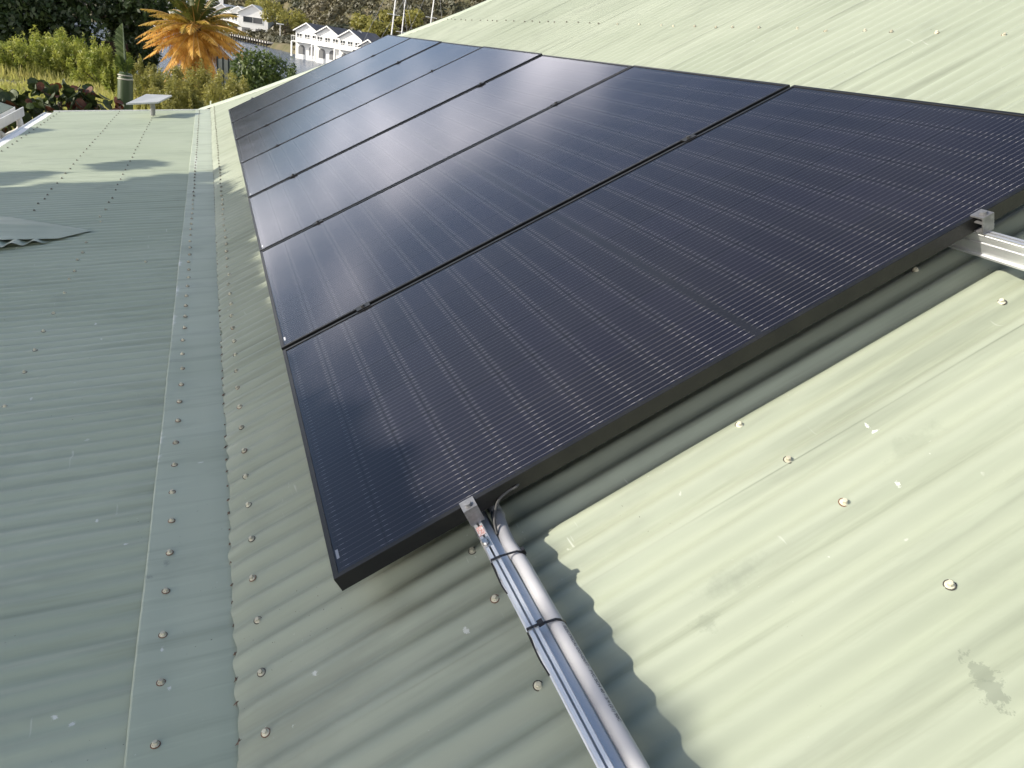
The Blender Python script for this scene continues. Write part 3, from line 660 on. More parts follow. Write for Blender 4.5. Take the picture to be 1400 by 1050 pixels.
# weed shrubs in the field (px of base, width px -> metres by distance)
def placed(px, py_base):
    p = gnd(px, py_base); p.z = gz(p); return p
def pxm(p): return (p-cw).length/FPX
def weed(px, top, D, wp, m, leaf, n, lab, grp):
    p = at(px, top, D); ht = p.z; p.z = gz(p); s = D/FPX
    shrub('weed_bush', p, wp*s*1.25, (ht-p.z)*1.12, n, leaf, m, lab, 'bush', grp, lobes=85, wild=True)
for px, top, D, wp, lab in [(14,50,43,66,'leafy yellow-green weed bush in front of the dark tree, above the neighbouring gutter'),
 (60,38,45,56,'tallest yellow-green weed bush in front of the dark leafy tree'),
 (100,48,43,56,'yellow-green weed bush between the tallest bush and the green palm shaft'),
 (138,62,40,50,'low yellow-green weed bush nearest the green palm shaft on the tree side'),
 (158,84,33,22,'small weed tuft at the foot of the green palm shaft')]:
    weed(px, top, D, wp, L_LIT, 0.085, 8000, lab, 'yellow-green weed bushes in the field')
for px, top, D, wp, lab in [(193,80,36,34,'olive weed bush right beside the green palm shaft'),
 (212,100,29,44,'olive weed bush directly behind the white flat antenna'),
 (240,90,31,56,'olive weed bush in front of the orange palm trunk'),
 (278,84,30,60,'tall olive weed bush below the orange palm, before the teal fence'),
 (316,106,27,56,'low olive weed bush in front of the round green bush'),
 (250,114,23,60,'olive weed bush growing closest behind the far roof edge')]:
    weed(px, top, D, wp, L_OLIVE, 0.055, 8500, lab, 'olive weed bushes beyond the roof')

# dark shady tree at the top left, wooden fence in its shade
def big_tree(name, base, lobes, n, leaf, m, label, trunk_top, tr=0.22, group=None):
    base = Vector(base); o = empty(name, base, label, 'tree', group)
    V, F = leaf_cloud([c for c, r in lobes], [r for c, r in lobes], n, leaf, shell=0.4); link('crown', np_mesh('crown', V, F, m), o)
    t_ = MB(); t_.tube(smoothline([(0,0,-0.2),(0.1,0.05,trunk_top*.5),(0,0,trunk_top)],4), [tr*(1.15-.6*i/8) for i in range(9)], 9)
    for c, r in lobes[:6]: t_.tube([(0,0,trunk_top*.75), (c[0]*.5,c[1]*.5,(trunk_top*.8+c[2])/2), c], [tr*.5,tr*.3,.03], 6)
    link('trunk', t_.mesh('trunk', M_BARK, True), o); return o
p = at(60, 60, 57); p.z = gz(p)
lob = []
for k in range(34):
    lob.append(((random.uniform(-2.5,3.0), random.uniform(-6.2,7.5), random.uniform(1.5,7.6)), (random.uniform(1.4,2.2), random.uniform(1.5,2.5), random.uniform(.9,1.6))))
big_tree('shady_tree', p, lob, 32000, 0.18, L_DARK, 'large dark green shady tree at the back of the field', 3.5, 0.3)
fa = at(-30, 62, 62); fb = at(176, 72, 62); fz = gz(fa)
fn = empty('wooden_fence', (fa.x, fa.y, fz), 'dark red-brown board fence in the shade of the big tree', 'fence')
M_FBRD = mat('red_brown_board', (0.035,0.016,0.012), 0.85, var=0.3, scale=6, rnd=0.25)
nb_ = 46; dv = (fb-fa); dv.z = 0
qb = MB(); qb.box((0,-.01,0),(dv.length/nb_*0.93,.01,1.9)); meb = qb.mesh('board', M_FBRD)
for i in range(nb_):
    link('board', meb, fn, (0,0,math.atan2(dv.y,dv.x)), dv*(i/nb_)+Vector((0,0,random.uniform(-.05,.03))))

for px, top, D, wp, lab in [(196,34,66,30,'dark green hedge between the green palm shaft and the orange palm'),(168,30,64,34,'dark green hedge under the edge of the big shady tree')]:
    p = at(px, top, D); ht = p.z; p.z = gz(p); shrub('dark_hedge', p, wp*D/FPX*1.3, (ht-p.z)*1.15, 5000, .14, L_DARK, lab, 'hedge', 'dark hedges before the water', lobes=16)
# sea-grape hedge by the roof edge: big round leaves
lm = MB(); lv = [(0,0,0)]+[(0.5*math.cos(a)*(1 if True else 1), 0.46*math.sin(a), 0.10*math.cos(2*a)*0.5) for a in np.linspace(0,2*math.pi,10,endpoint=False)]
lm.add(lv, [(0,i+1,(i+1)%10+1) for i in range(10)])
SG = [leafmat('sea_grape_green', (0.04,0.07,0.015), (0.09,0.12,0.03), 3, 0.25, 0.6), leafmat('sea_grape_dark', (0.022,0.042,0.012), (0.05,0.07,0.02), 3, 0.2, 0.6), leafmat('sea_grape_red', (0.10,0.025,0.012), (0.15,0.06,0.025), 3, 0.25, 0.6)]
SGM = [lm.mesh('leaf', m) for m in SG]
sgl = [(-2,'sea-grape shrub with round leaves behind the neighbouring gutter'),(42,'round-leaved sea-grape shrub between the gutter and the roof corner'),(88,'round-leaved sea-grape shrub with red leaves behind the roof corner'),(132,'round-leaved green and red sea-grape shrub beside the green palm shaft')]
for px, lab in sgl:
    c = at(px, 147, 13.4); c.z -= 0.22
    o = empty('sea_grape_shrub', (c.x, c.y, gz(c)), lab, 'shrub', 'sea-grape shrubs behind the roof'); b0 = Vector((0,0,c.z-gz(c)))
    for k in range(150):
        me = random.choices(SGM, (4,6,1.3))[0]; u = Vector((random.uniform(-.45,.45), random.uniform(-.36,.36), random.uniform(-.5,.52)))
        u.z = min(u.z, .40)
        if k < 30: u.z = random.uniform(.15,.40)
        u.z -= 0.12*math.sin((px)*0.05)
        lf = link('leaf', me, o, (random.uniform(-.9,.9), random.uniform(-1.3,-.1), random.uniform(0,6.28)), b0+u); s = random.uniform(.10,.19); lf.scale = (s,s,s)
    st = MB()
    for k in range(6): st.tube([(random.uniform(-.1,.1),random.uniform(-.1,.1),-0.1),(random.uniform(-.3,.3),random.uniform(-.3,.3),b0.z*.6),b0+Vector((random.uniform(-.4,.4),random.uniform(-.3,.3),.3))],[.035,.025,.01],6)
    link('stem', st.mesh('stem', M_BARK), o)
# low dark undergrowth below the hedge
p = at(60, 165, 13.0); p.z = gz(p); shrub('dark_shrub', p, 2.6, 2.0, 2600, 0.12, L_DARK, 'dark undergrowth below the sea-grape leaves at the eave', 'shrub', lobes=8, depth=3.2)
p = at(222, 150, 13.2); p.z = gz(p); shrub('dark_shrub', p, 1.0, gz(p)*-1-0.98, 1600, 0.05, L_MID, 'small deep green shrub under the white flat antenna', 'shrub', lobes=8, depth=1.6)

# palm with a smooth green shaft and an upright frond
D0 = 15.0; a0 = at(171, 160, D0); a1 = at(171.5, 108, D0); g0 = Vector((a0.x, a0.y, gz(a0)))
o = empty('green_shaft_palm', g0, 'palm with a smooth green shaft and one upright frond behind the roof', 'palm')
M_SHAFT = mat('green_crownshaft', (0.022,0.045,0.010), 0.5, base2=(0.04,0.07,0.015), scale=4, stretch=(4,4,.3)); M_RING = mat('leaf_scar', (0.45,0.43,0.34), 0.7)
q = MB(); q.tube([Vector((0,0,-.1)), a0-g0-Vector((0,0,.5)), a0-g0, a1-g0, at(172,100,D0)-g0], [.135,.13,.128,.118,.10], 14); link('shaft', q.mesh('shaft', M_SHAFT, True), o)
q = MB(); c = a1-g0; q.lathe([(0.120,-.012),(0.126,0),(0.120,.012)], 14, c); q.lathe([(0.112,.04),(0.118,.05),(0.108,.06)], 14, c+Vector((0,0,.01))); link('leaf_scar', q.mesh('leaf_scar', M_RING, True), o)
def frond_mesh(L, up, droop, nl, ll, w0, m, mr, name='frond', one=0, seed=0, tilt=0.55):
    """a feather frond in the local xz plane starting at the origin and heading +x"""
    rr = random.Random(seed); fm_ = MB(); P = []
    for i in range(13):
        t = i/12; P.append(Vector((L*t*math.cos(up)*(1-.12*droop*t), 0, L*(t*math.sin(up)-droop*t*t))))
    fm_.tube(P, [w0*(1-.85*i/12) for i in range(13)], 5, 1)
    for s_ in (-1, 1):
        if one and s_ != one: continue
        for k in range(nl):
            t = 0.13+0.87*k/nl; i = min(int(t*12), 11); fr_ = t*12-i; p0 = P[i].lerp(P[i+1], fr_); d = (P[i+1]-P[i]).normalized()
            l = ll*math.sin(math.pi*min(1,(t*.82+.16)))*rr.uniform(.8,1.1); side = Vector((0, s_, 0)); upv = d.cross(Vector((0,1,0))).normalized()*-1
            dirv = (d*0.75+side*0.85+upv*rr.uniform(.1,tilt)).normalized(); e = p0+dirv*l+Vector((0,0,-l*.18)); wv = d*(0.018+.006*L)*rr.uniform(.7,1.2)
            mid = p0+dirv*l*.55; fm_.add([p0-wv*.6, p0+wv*.6, mid+wv, e, mid-wv], [(0,1,2,4),(4,2,3)], 0)
    return fm_.mesh(name, [m, mr])
fl = frond_mesh(0.78, 1.54, 0.0, 26, 0.26, .03, L_MID, M_SHAFT, one=1, seed=3)
link('frond', fl, o, (0,0,R(0)), at(172.5,101,D0)-g0)
for k, (yw, u_) in enumerate(((2.2,1.15),(3.9,1.2),(1.2,1.3))):
    link('frond', frond_mesh(0.34, u_, 0.1, 12, 0.14, .015, L_MID, M_SHAFT, seed=k+9), o, (0,0,yw), at(172,102,D0)-g0)

# orange date palm
D1 = 44; pc = at(267, 38, D1); g1 = Vector((pc.x, pc.y, gz(pc))); hc = pc.z-g1.z
o = empty('date_palm', g1, 'date palm with bushy orange and yellow dried fronds by the harbour', 'palm')
q = MB(); q.tube([(0,0,-.2),(0,0,hc*.5),(0,0,hc)], [.42,.36,.4], 12); link('trunk', q.mesh('trunk', mat('palm_trunk', (0.09,0.06,0.04), 0.95, var=.35, scale=9, bump=.5, bscale=14), True), o)
L_OR = leafmat('dry_orange_leaf', (0.50,0.24,0.035), (0.85,0.55,0.13), 2.6, .4); L_GO = leafmat('golden_green_leaf', (0.26,0.20,0.04), (0.58,0.40,0.07), 1.8, .35); L_PG = leafmat('palm_green_leaf', (0.06,0.085,0.02), (0.15,0.15,0.03), 1.3, .3)
M_RACH = mat('palm_rachis', (0.5,0.30,0.10), .6)
for k in range(110):
    u_ = k/110; lev = 1.30-2.55*u_**0.8+random.uniform(-.12,.12)     # start angle
    dr = 0.30+random.uniform(0,.16) if lev > -0.2 else 0.16
    Lf = random.uniform(2.5,3.1)*(1 if lev > -.4 else .92)
    m = L_PG if u_ < .16 else (L_GO if u_ < .34 else L_OR)
    link('frond', frond_mesh(Lf, lev, dr, 40, 0.50, .035, m, M_RACH, seed=k), o, (0, 0, k*2.39996+random.uniform(-.2,.2)), (0,0,hc+random.uniform(-.15,.1)))

# clipped round bush by the water and teal fence
p = at(358, 115, 36); p.z = gz(p); hb = at(358,68,36).z-p.z; 
o = empty('round_bush', p, 'dense rounded green bush beside the harbour, right of the orange palm', 'bush')
V, F = leaf_cloud([(0,0,hb*.60),(0,.55,hb*.62),(.1,-.55,hb*.55),(0,0,hb*.35),(0,.6,hb*.3),(0,-.6,hb*.3)], [(1.0,.85,hb*.40),(.8,.75,hb*.36),(.8,.75,hb*.38),(1,1.1,hb*.35),(.9,.8,hb*.3),(.9,.8,hb*.3)], 6500, .085, shell=.75)
link('crown', np_mesh('crown', V, F, L_MID), o); q = MB(); [q.tube([(0,0,-.1),(random.uniform(-.4,.4),random.uniform(-.4,.4),hb*.6)],[.06,.02],6) for _ in range(4)]; link('stem', q.mesh('stem', M_BARK), o)
fa = at(298, 118, 40); fb = at(345, 122, 38); fz = gz(fa); M_TEAL = mat('dark_teal_metal', (0.012,0.022,0.022), .5, var=.2, scale=3, rnd=.15)
fn = empty('metal_fence', (fa.x,fa.y,fz), 'dark teal sheet fence between the orange palm and the round bush', 'fence'); dv = fb-fa; dv.z = 0; htop = at(320,84,39).z-fz
qb = MB(); qb.box((0,-.015,0),(dv.length/6*.97,.015,htop)); meb = qb.mesh('panel', M_TEAL); qb = MB(); qb.box((-.04,-.04,0),(.04,.04,htop+.08)); mep = qb.mesh('post', M_TEAL)
for i in range(6): link('panel', meb, fn, (0,0,math.atan2(dv.y,dv.x)), dv*(i/6)); link('post', mep, fn, None, dv*(i/6)-Vector((.03,0,0)))
p = at(402,104,34); p.z = gz(p); shrub('weed_bush', p, .7, at(402,86,34).z-p.z, 600, .06, L_MID, 'thin green weed tuft at the water edge right of the round bush', 'bush', lobes=4)

# white flat antenna on its pole, clamped to the far fascia
o_c = [at(172,141.5,10.95), at(200,128.5,11.45), at(235,130,11.35), at(216,139.5,10.85)]
pb = at(205,150,11.15); an = empty('satellite_antenna', (pb.x,pb.y,-1.15), 'white flat satellite internet antenna tilted on a short pole behind the roof edge', 'antenna')
b0 = Vector((pb.x,pb.y,-1.15)); nrm = ((o_c[1]-o_c[0]).cross(o_c[3]-o_c[0])).normalized(); nrm = nrm if nrm.z > 0 else -nrm
q = MB(); ctr = sum(o_c, Vector())/4
ring0 = [c+(ctr-c)*.0 for c in o_c]; q.add([c-b0 for c in ring0]+[c-b0-nrm*.018 for c in ring0], [(0,1,2,3),(7,6,5,4),(0,4,5,1),(1,5,6,2),(2,6,7,3),(3,7,4,0)]); link('plate', q.mesh('plate', mat('antenna_grey', (.38,.39,.39), .45, var=.08, scale=5)), an)
q = MB(); q.tube([ctr-b0-nrm*.03, ctr-b0-nrm*.10, Vector((0,0,.25)), (0,0,0)], [.035,.03,.025,.025], 10); link('pole', q.mesh('pole', mat('grey_pole', (.25,.25,.26), .5)), an)
q = MB(); q.box((-.06,-.05,-.03),(.06,.05,0)); link('base_plate', q.mesh('base_plate', mat('grey_pole', (.25,.25,.26))), an)
q = MB(); q.box((FARL+.05,ctr.y-.3,-3.05),(FARL+.55,ctr.y+.3,-1.18)); o = q.build('water_tank_stand', M_WALL); tag(o, 'small rendered masonry pier behind the roof under the white antenna', 'pier')

# ------------------------------------------------------------------ neighbour's roof with white gutter
ge = atz(33, 152.5, -0.62); nb0 = Vector((ge.x, ge.y+2, -3.0))
nh = empty('neighbour_house', nb0, 'neighbouring house with corrugated roof corner and white gutter at the left', 'house')
gy0 = ge.y-nb0.y
q = MB(); q.prism([(0,0.06),(0,-.05),(.02,-.07),(.11,-.07),(.11,.05),(.10,.05),(.10,-.055),(.03,-.055),(.012,-.04),(.012,.06)], -6.0, ge.x-nb0.x); 
o = q.build('gutter', M_WHITE, nh); o.location = (0, gy0, -0.62+3.0)
NP = R(16); V = []; F = []; nx = 760
x_end = ge.x-nb0.x-.12
for i in range(nx+1):
    x = x_end-5.6*i/nx
    for j, s in enumerate((0,1.2,2.6)): V.append((x, s*math.cos(NP), s*math.sin(NP)+corr(x,0,.075)))
for i in range(nx):
    for j in range(2): a = i*3+j; F.append((a,a+1,a+4,a+3))
o = link('roof_sheet', np_mesh('roof_sheet', V, F, M_ROOF, True), nh, None, (0, gy0+.09, -0.55+3.0))
q = MB(); q.box((x_end-.02,0,-.16),(x_end+.02,2.6,-.0)); o = q.build('barge_board', mat('dark_fascia', (.03,.03,.03), .6), nh, False, (NP,0,0), (0,gy0+.10,-.57+3.0))
q = MB(); q.box((-6,.35,0),(x_end-.3,6.2,2.45)); o = q.build('wall', M_WHITE, nh, False, None, (0,gy0,0))
q = MB(); q.tube(smoothline([(x_end-.02,.05,-.06),(x_end-.02,.05,-.22),(x_end-.10,.2,-.32),(x_end-.2,.3,-.45),(x_end-.2,.3,-2.4)],4), .04, 10); o = q.build('downpipe', M_WHITE, nh, True, None, (0,gy0,-.62+3.0))
# unseen gable added to it, its peak set to throw the eave shadow
tp = LW(8.75,1.62,0)+SUN*5.2; q = MB(); lx = tp-nb0
q.add([(lx.x-1.5,lx.y,2.4),(lx.x+.35,lx.y,2.4),(lx.x+.35,lx.y+3,2.4),(lx.x-1.5,lx.y+3,2.4),(lx.x-1.5,lx.y,lx.z-.55),(lx.x,lx.y,lx.z),(lx.x+.35,lx.y,lx.z-.30),(lx.x-1.5,lx.y+3,lx.z-.55),(lx.x,lx.y+3,lx.z),(lx.x+.35,lx.y+3,lx.z-.30)],
 [(0,1,6,5,4),(2,3,7,8,9),(4,5,8,7),(5,6,9,8),(1,2,9,6),(3,0,4,7)]); o = q.build('gable', M_WHITE, nh)

# ------------------------------------------------------------------ trees left of the house, out of frame, that shade the lower roof
SUNP = to_panel(SUN)
pts = []; 
ytop_x = [-3,-1.2,-0.6,0.0,0.6,1.14,2.0,3.0,3.8,4.6,5.2]
ytop_y = [-0.345,-0.33,-0.322,-0.292,-0.16,0.0,0.10,0.12,0.02,0.16,0.30]
def shaded(x, Y):   # on the tilted main plane z=-.1 (Y panel y) or lower roof for Y>.29
    return Y > np.interp(x, ytop_x, ytop_y)
leaves = []; nL = 0
while nL < 11000:
    x = random.uniform(-3.2, 7.2); Y = random.uniform(-.5, 2.35)
    if Y < 0.29:
        if x > 5.1 or not shaded(x, Y-0.05): continue
        q_ = PW(x, Y, -0.08)
    else:
        s = Y-0.29; lim = 5.15+0.25*math.sin(s*2+.5)+0.25*s
        st_ = 5.9+0.25*s
        if x > lim-.08 and not (x < lim+1.25 and math.sin(x*7.0+s*2.2)+0.8*math.sin(s*4.1-x*3.3+1)+0.5*math.sin(s*11+x*5) > 0.75+1.0*(x-lim)-0.35*s): continue
        q_ = LW(x, s, 0)
    t_ = random.uniform(5.8, 8.4)+0.5*math.sin(x*1.7)
    leaves.append(q_+SUN*t_); nL += 1
LV = np.array([tuple(v) for v in leaves])
grp = np.where(LV[:,0] < 3.6, 0, 1)
trl = ['broad leafy shade tree left of the house beside its lower eave', 'tall leafy shade tree left of the house toward the far roof corner']
for g in (0, 1):
    P_ = LV[grp == g]; n = len(P_); cx_, cy_ = P_[:,0].mean(), P_[:,1].mean(); base = Vector((cx_, cy_, -3.0))
    o = empty('shade_tree', base, trl[g], 'tree', 'shade trees beside the house')
    d = rng.normal(size=(n,3)); d /= np.linalg.norm(d,axis=1)[:,None]; d = d*.8+np.array(SUN)*.9; d /= np.linalg.norm(d,axis=1)[:,None]
    a = np.cross(d, rng.normal(size=(n,3))); a /= np.linalg.norm(a,axis=1)[:,None]; b = np.cross(d, a); s = rng.uniform(.09,.17,(n,1)); c = P_-np.array(base)
    V = np.stack([c-a*s, c+b*s*.7, c+a*s, c-b*s*.7],1).reshape(-1,3)
    link('crown', np_mesh('crown', V, np.arange(4*n).reshape(-1,4), L_SHADE), o)
    top = P_[:,2].mean()+3.0; q = MB(); q.tube([(0,0,-.1),(.05,0,top*.5),(0,0,top)],[.28,.2,.08],9)
    for k in range(14):
        e = c[rng.integers(n)]; q.tube([(0,0,top*.45),(e[0]*.4,e[1]*.4,(top*.5+e[2])/2),tuple(e)],[.08,.05,.015],5)
    link('trunk', q.mesh('trunk', M_BARK, True), o)

# ------------------------------------------------------------------ harbour: houses, docks, boats, masts, lamps
M_HW = mat('house_white', (0.80,0.79,0.76), .7, var=.03); M_RG = mat('grey_roof', (0.11,0.11,0.12), .8, var=.2, scale=1); M_GLS = mat('dark_window', (0.03,0.035,0.04), .15); M_GRN = mat('green_awning', (0.05,0.30,0.18), .7); M_WOOD = mat('dock_timber', (0.20,0.13,0.09), .85, var=.3, scale=1.5); M_RW = mat('white_roof', (0.74,0.73,0.70), .6, var=.05)
def far_house(px, D, w, dep, h1, h2, label, yaw=0, gables=1, arches=True, base=-4.3, awning=False, balcony=True, roofm=None, wins=3, group='white waterfront houses'):
    """px: pixel x of the facade middle; facade faces the camera; local x right, y toward the camera"""
    c = at(px, 60, D); c.z = base; view = math.atan2(c.y-CAM_C[1], c.x-CAM_C[0]); rz = view-math.pi/2+math.pi+yaw   # local -y ... facade normal +y -> toward camera
    rz = view+math.pi/2+yaw+math.pi
    o = empty('waterfront_house', c, label, 'house', group, (0,0,view-math.pi/2+yaw))
    # local: +y away from the camera, +x to the right
    q = MB(); H = h1+h2; gw = w/gables
    v = []; f = []
    q.box((-w/2,0,-1.0),(w/2,dep,H)); 
    for g in range(gables):
        x0 = -w/2+g*gw; q.add([(x0,0,H),(x0+gw,0,H),(x0+gw/2,0,H+gw*.27),(x0,dep,H),(x0+gw,dep,H),(x0+gw/2,dep,H+gw*.27)], [(0,1,2),(3,5,4)])
    link('wall', q.mesh('wall', M_HW), o)
    for g in range(gables):
        x0 = -w/2+g*gw; q = MB(); e = .35; pk = H+gw*.27
        for s_ in (0, 1):
            xa = x0-e if s_ == 0 else x0+gw+e; za = H-e*.54
            q.add([(xa,-.5,za),(x0+gw/2,-.5,pk),(x0+gw/2,dep+.4,pk),(xa,dep+.4,za),(xa,-.5,za+.18),(x0+gw/2,-.5,pk+.18),(x0+gw/2,dep+.4,pk+.18),(xa,dep+.4,za+.18)], [(0,1,2,3),(7,6,5,4),(0,4,5,1),(1,5,6,2),(2,6,7,3),(3,7,4,0)])
        link('roof', q.mesh('roof', roofm or M_RG), o)
        q = MB(); 
        for s_ in (0,1):
            xa = x0-e if s_ == 0 else x0+gw+e; za = H-e*.54; q.add([(xa,-.53,za-.02),(x0+gw/2,-.53,pk-.02),(x0+gw/2,-.53,pk+.22),(xa,-.53,za+.22)], [(0,1,2,3)])
        link('barge_trim', q.mesh('barge_trim', M_HW), o)
        for k in range(wins):
            xc = x0+gw*(k+.5)/wins; ww = gw/wins*.32
            q = MB(); q.box((xc-ww,-.03,h1+.75),(xc+ww,.05,h1+h2*.74)); wo_ = link('window', q.mesh('window', M_GLS), o)
            q = MB(); 
            q.box((xc-ww-.1,-.09,h1+.65),(xc-ww,-.01,h1+h2*.74+.1)); q.box((xc+ww,-.09,h1+.65),(xc+ww+.1,-.01,h1+h2*.74+.1)); q.box((xc-.04,-.08,h1+.75),(xc+.04,-.035,h1+h2*.74)); q.box((xc-ww,-.09,h1+h2*.74),(xc+ww,-.01,h1+h2*.74+.1)); q.box((xc-ww,-.09,h1+.65),(xc+ww,-.01,h1+.75))
            link('window_frame', q.mesh('window_frame', M_HW), wo_)
        for k in range(2):
            xc = x0+gw*(.27+.46*k); ww = gw*.14
            q = MB(); pf = [(xc-ww,0.0),(xc+ww,0.0),(xc+ww,h1*.50)]+([(xc+ww*math.cos(a),h1*.50+ww*.75*math.sin(a)) for a in np.linspace(.3,math.pi-.3,7)] if arches else [(xc+ww,h1*.8),(xc-ww,h1*.8)])+[(xc-ww,h1*.50)]
            n_ = len(pf); q.add([(a,-.04,b) for a,b in pf], [tuple(range(n_))]); link('arch_opening', q.mesh('arch_opening', mat('shaded_porch', (.16,.16,.16), .7)), o)
    if balcony:
        q = MB(); q.box((-w/2,-1.5,h1-.12),(w/2,-.002,h1+.06)); q.box((-w/2,-1.5,h1+.95),(w/2,-1.44,h1+1.03))
        for k in range(int(w/.45)+1): q.box((-w/2+k*.45-.025,-1.49,h1+.06),(-w/2+k*.45+.025,-1.45,h1+.95))
        for k in range(gables+1): xx = -w/2+k*gw; q.box((xx-.14,-1.5,-.6),(xx+.14,-1.25,h1-.12))
        link('balcony', q.mesh('balcony', M_HW), o)
    if awning:
        q = MB(); q.add([(-w*.28,-.05,h1*.95),(w*.10,-.05,h1*.95),(w*.10,-1.9,h1*.72),(-w*.28,-1.9,h1*.72),(-w*.28,-1.9,h1*.66),(w*.10,-1.9,h1*.66)], [(0,1,2,3),(3,2,5,4)]); link('awning', q.mesh('awning', M_GRN), o)
    return o
far_house(420, 172, 5.6, 8, 2.35, 2.0, 'white gabled harbour house at the dock end of the white row', yaw=-.6, wins=3)
far_house(448, 164, 5.4, 8, 2.35, 2.0, 'white gabled harbour house in the middle of the white row', yaw=-.6, wins=3)
far_house(479, 156, 5.0, 8, 2.35, 2.0, 'white gabled harbour house at the sailing mast end of the white row', yaw=-.6, wins=3)
far_house(505, 150, 3.8, 6, 2.2, 1.3, 'small low white annex beside the white gabled row', yaw=-.6, wins=2, balcony=False)
far_house(346, 256, 9.0, 11, 3.4, 3.1, 'white two-storey harbour house with gable end beyond the water', yaw=-.35, wins=1, arches=False, balcony=False, roofm=M_RW)
far_house(316, 262, 10.5, 10, 3.4, 3.2, 'white balconied harbour house with a green awning', yaw=-.5, gables=2, wins=2, arches=False, awning=True, roofm=M_RW)
far_house(293, 275, 6.0, 8, 4.5, 5.5, 'narrow white house standing tall behind the balconied harbour house', yaw=.1, wins=1, arches=False, balcony=False, roofm=M_RW)
far_house(212, 236, 11.0, 9, 3.4, 3.1, 'white balconied house behind the orange palm fronds', yaw=-.5, gables=2, wins=2, arches=False, roofm=M_RW)
# sea walls and docks
def dock(pa, pb, zt, w_, label, mt, cat='dock', name='dock', pile=2.0):
    pa, pb = Vector(pa), Vector(pb); d = pb-pa; d.z = 0; L_ = d.length; o = empty(name, (pa.x,pa.y,WZ-1.5), label, cat, None, (0,0,math.atan2(d.y,d.x)))
    q = MB(); q.box((0,-w_/2,zt-.35-WZ+1.5),(L_,w_/2,zt-WZ+1.5)); link('deck', q.mesh('deck', mt), o)
    qp = MB(); qp.lathe([(.16,0),(.16,zt+.25-WZ+1.5)], 8); mp_ = qp.mesh('piling', mat('dark_piling', (.06,.05,.045), .9))
    for k in range(int(L_/pile)+1):
        for s_ in (-1,1): link('piling', mp_, o, None, (k*pile, s_*(w_/2+.17), 0))
    return o
dock(atz(283,40.5,-4.2), atz(372,59.5,-4.2), -4.0, 2.2, 'long sea wall dock with dark pilings before the awning house', mat('concrete_dock', (.45,.43,.40), .85), pile=2.3)
dock(atz(372,57,-4.4), atz(412,66.5,-4.4), -4.35, 1.6, 'short white dock between the two groups of harbour houses', M_HW)
dock(atz(407,69,-4.5), atz(470,80,-4.5), -4.4, 1.8, 'brown timber dock in front of the white gabled row', M_WOOD)
def boat(px, py, L_, label, cabin=True, yaw=0.0, name='motor_boat', group='moored motor boats'):
    c = atz(px, py, WZ); c.z = WZ-.2; view = math.atan2(c.y-CAM_C[1], c.x-CAM_C[0]); o = empty(name, c, label, 'boat', group, (0,0,view-math.pi/2+yaw))
    q = MB(); xs = np.linspace(-L_/2, L_/2, 13); bw = L_*.16; V = []; 
    for x in xs:
        t_ = (x+L_/2)/L_; hw = bw*(1-max(0,(t_-.45)/.55)**2.2)+.02; sh = .75+.45*t_*t_
        V += [(x,-hw,sh*L_/7),(x,-hw*.8,0),(x,hw*.8,0),(x,hw,sh*L_/7)]
    F = [(i*4+j,i*4+j+1,(i+1)*4+j+1,(i+1)*4+j) for i in range(12) for j in range(3)]+[(i*4+3,i*4,(i+1)*4,(i+1)*4+3) for i in range(12)]+[(0,1,2,3),(51,50,49,48)]
    q.add(V, F); link('hull', q.mesh('hull', M_HW, False), o)
    if cabin:
        s = L_/7; q = MB(); q.box((-1.3*s,-.75*s,.8*s),(1.0*s,.75*s,1.5*s)); q.box((-1.5*s,-.85*s,2.15*s),(.8*s,.85*s,2.25*s)); link('cabin', q.mesh('cabin', M_HW), o)
        q = MB(); q.box((-1.2*s,-.77*s,1.5*s),(.9*s,.77*s,1.95*s)); q.box((-1.1*s,-.70*s,1.95*s),(-1.0*s,-.65*s,2.15*s)); link('windscreen', q.mesh('windscreen', M_GLS), o)
    return o
boat(456, 81, 8.0, 'white motor cruiser moored by the brown timber dock')
boat(395, 67, 5.5, 'small white motor boat tied at the short white dock', yaw=.4)
boat(182, 32, 9, 'white motor boat beside the house behind the orange palm', yaw=.3)
boat(207, 30, 8, 'white cabin boat half hidden by the orange palm fronds', yaw=-.2)
boat(428, 73, 6.0, 'small white boat lying alongside the brown timber dock', yaw=.5)
boat(442, 77, 6.5, 'white cabin boat moored before the middle gabled house', yaw=-.3)
boat(318, 51, 6.0, 'white boat moored off the sea wall dock with dark pilings', yaw=.2)
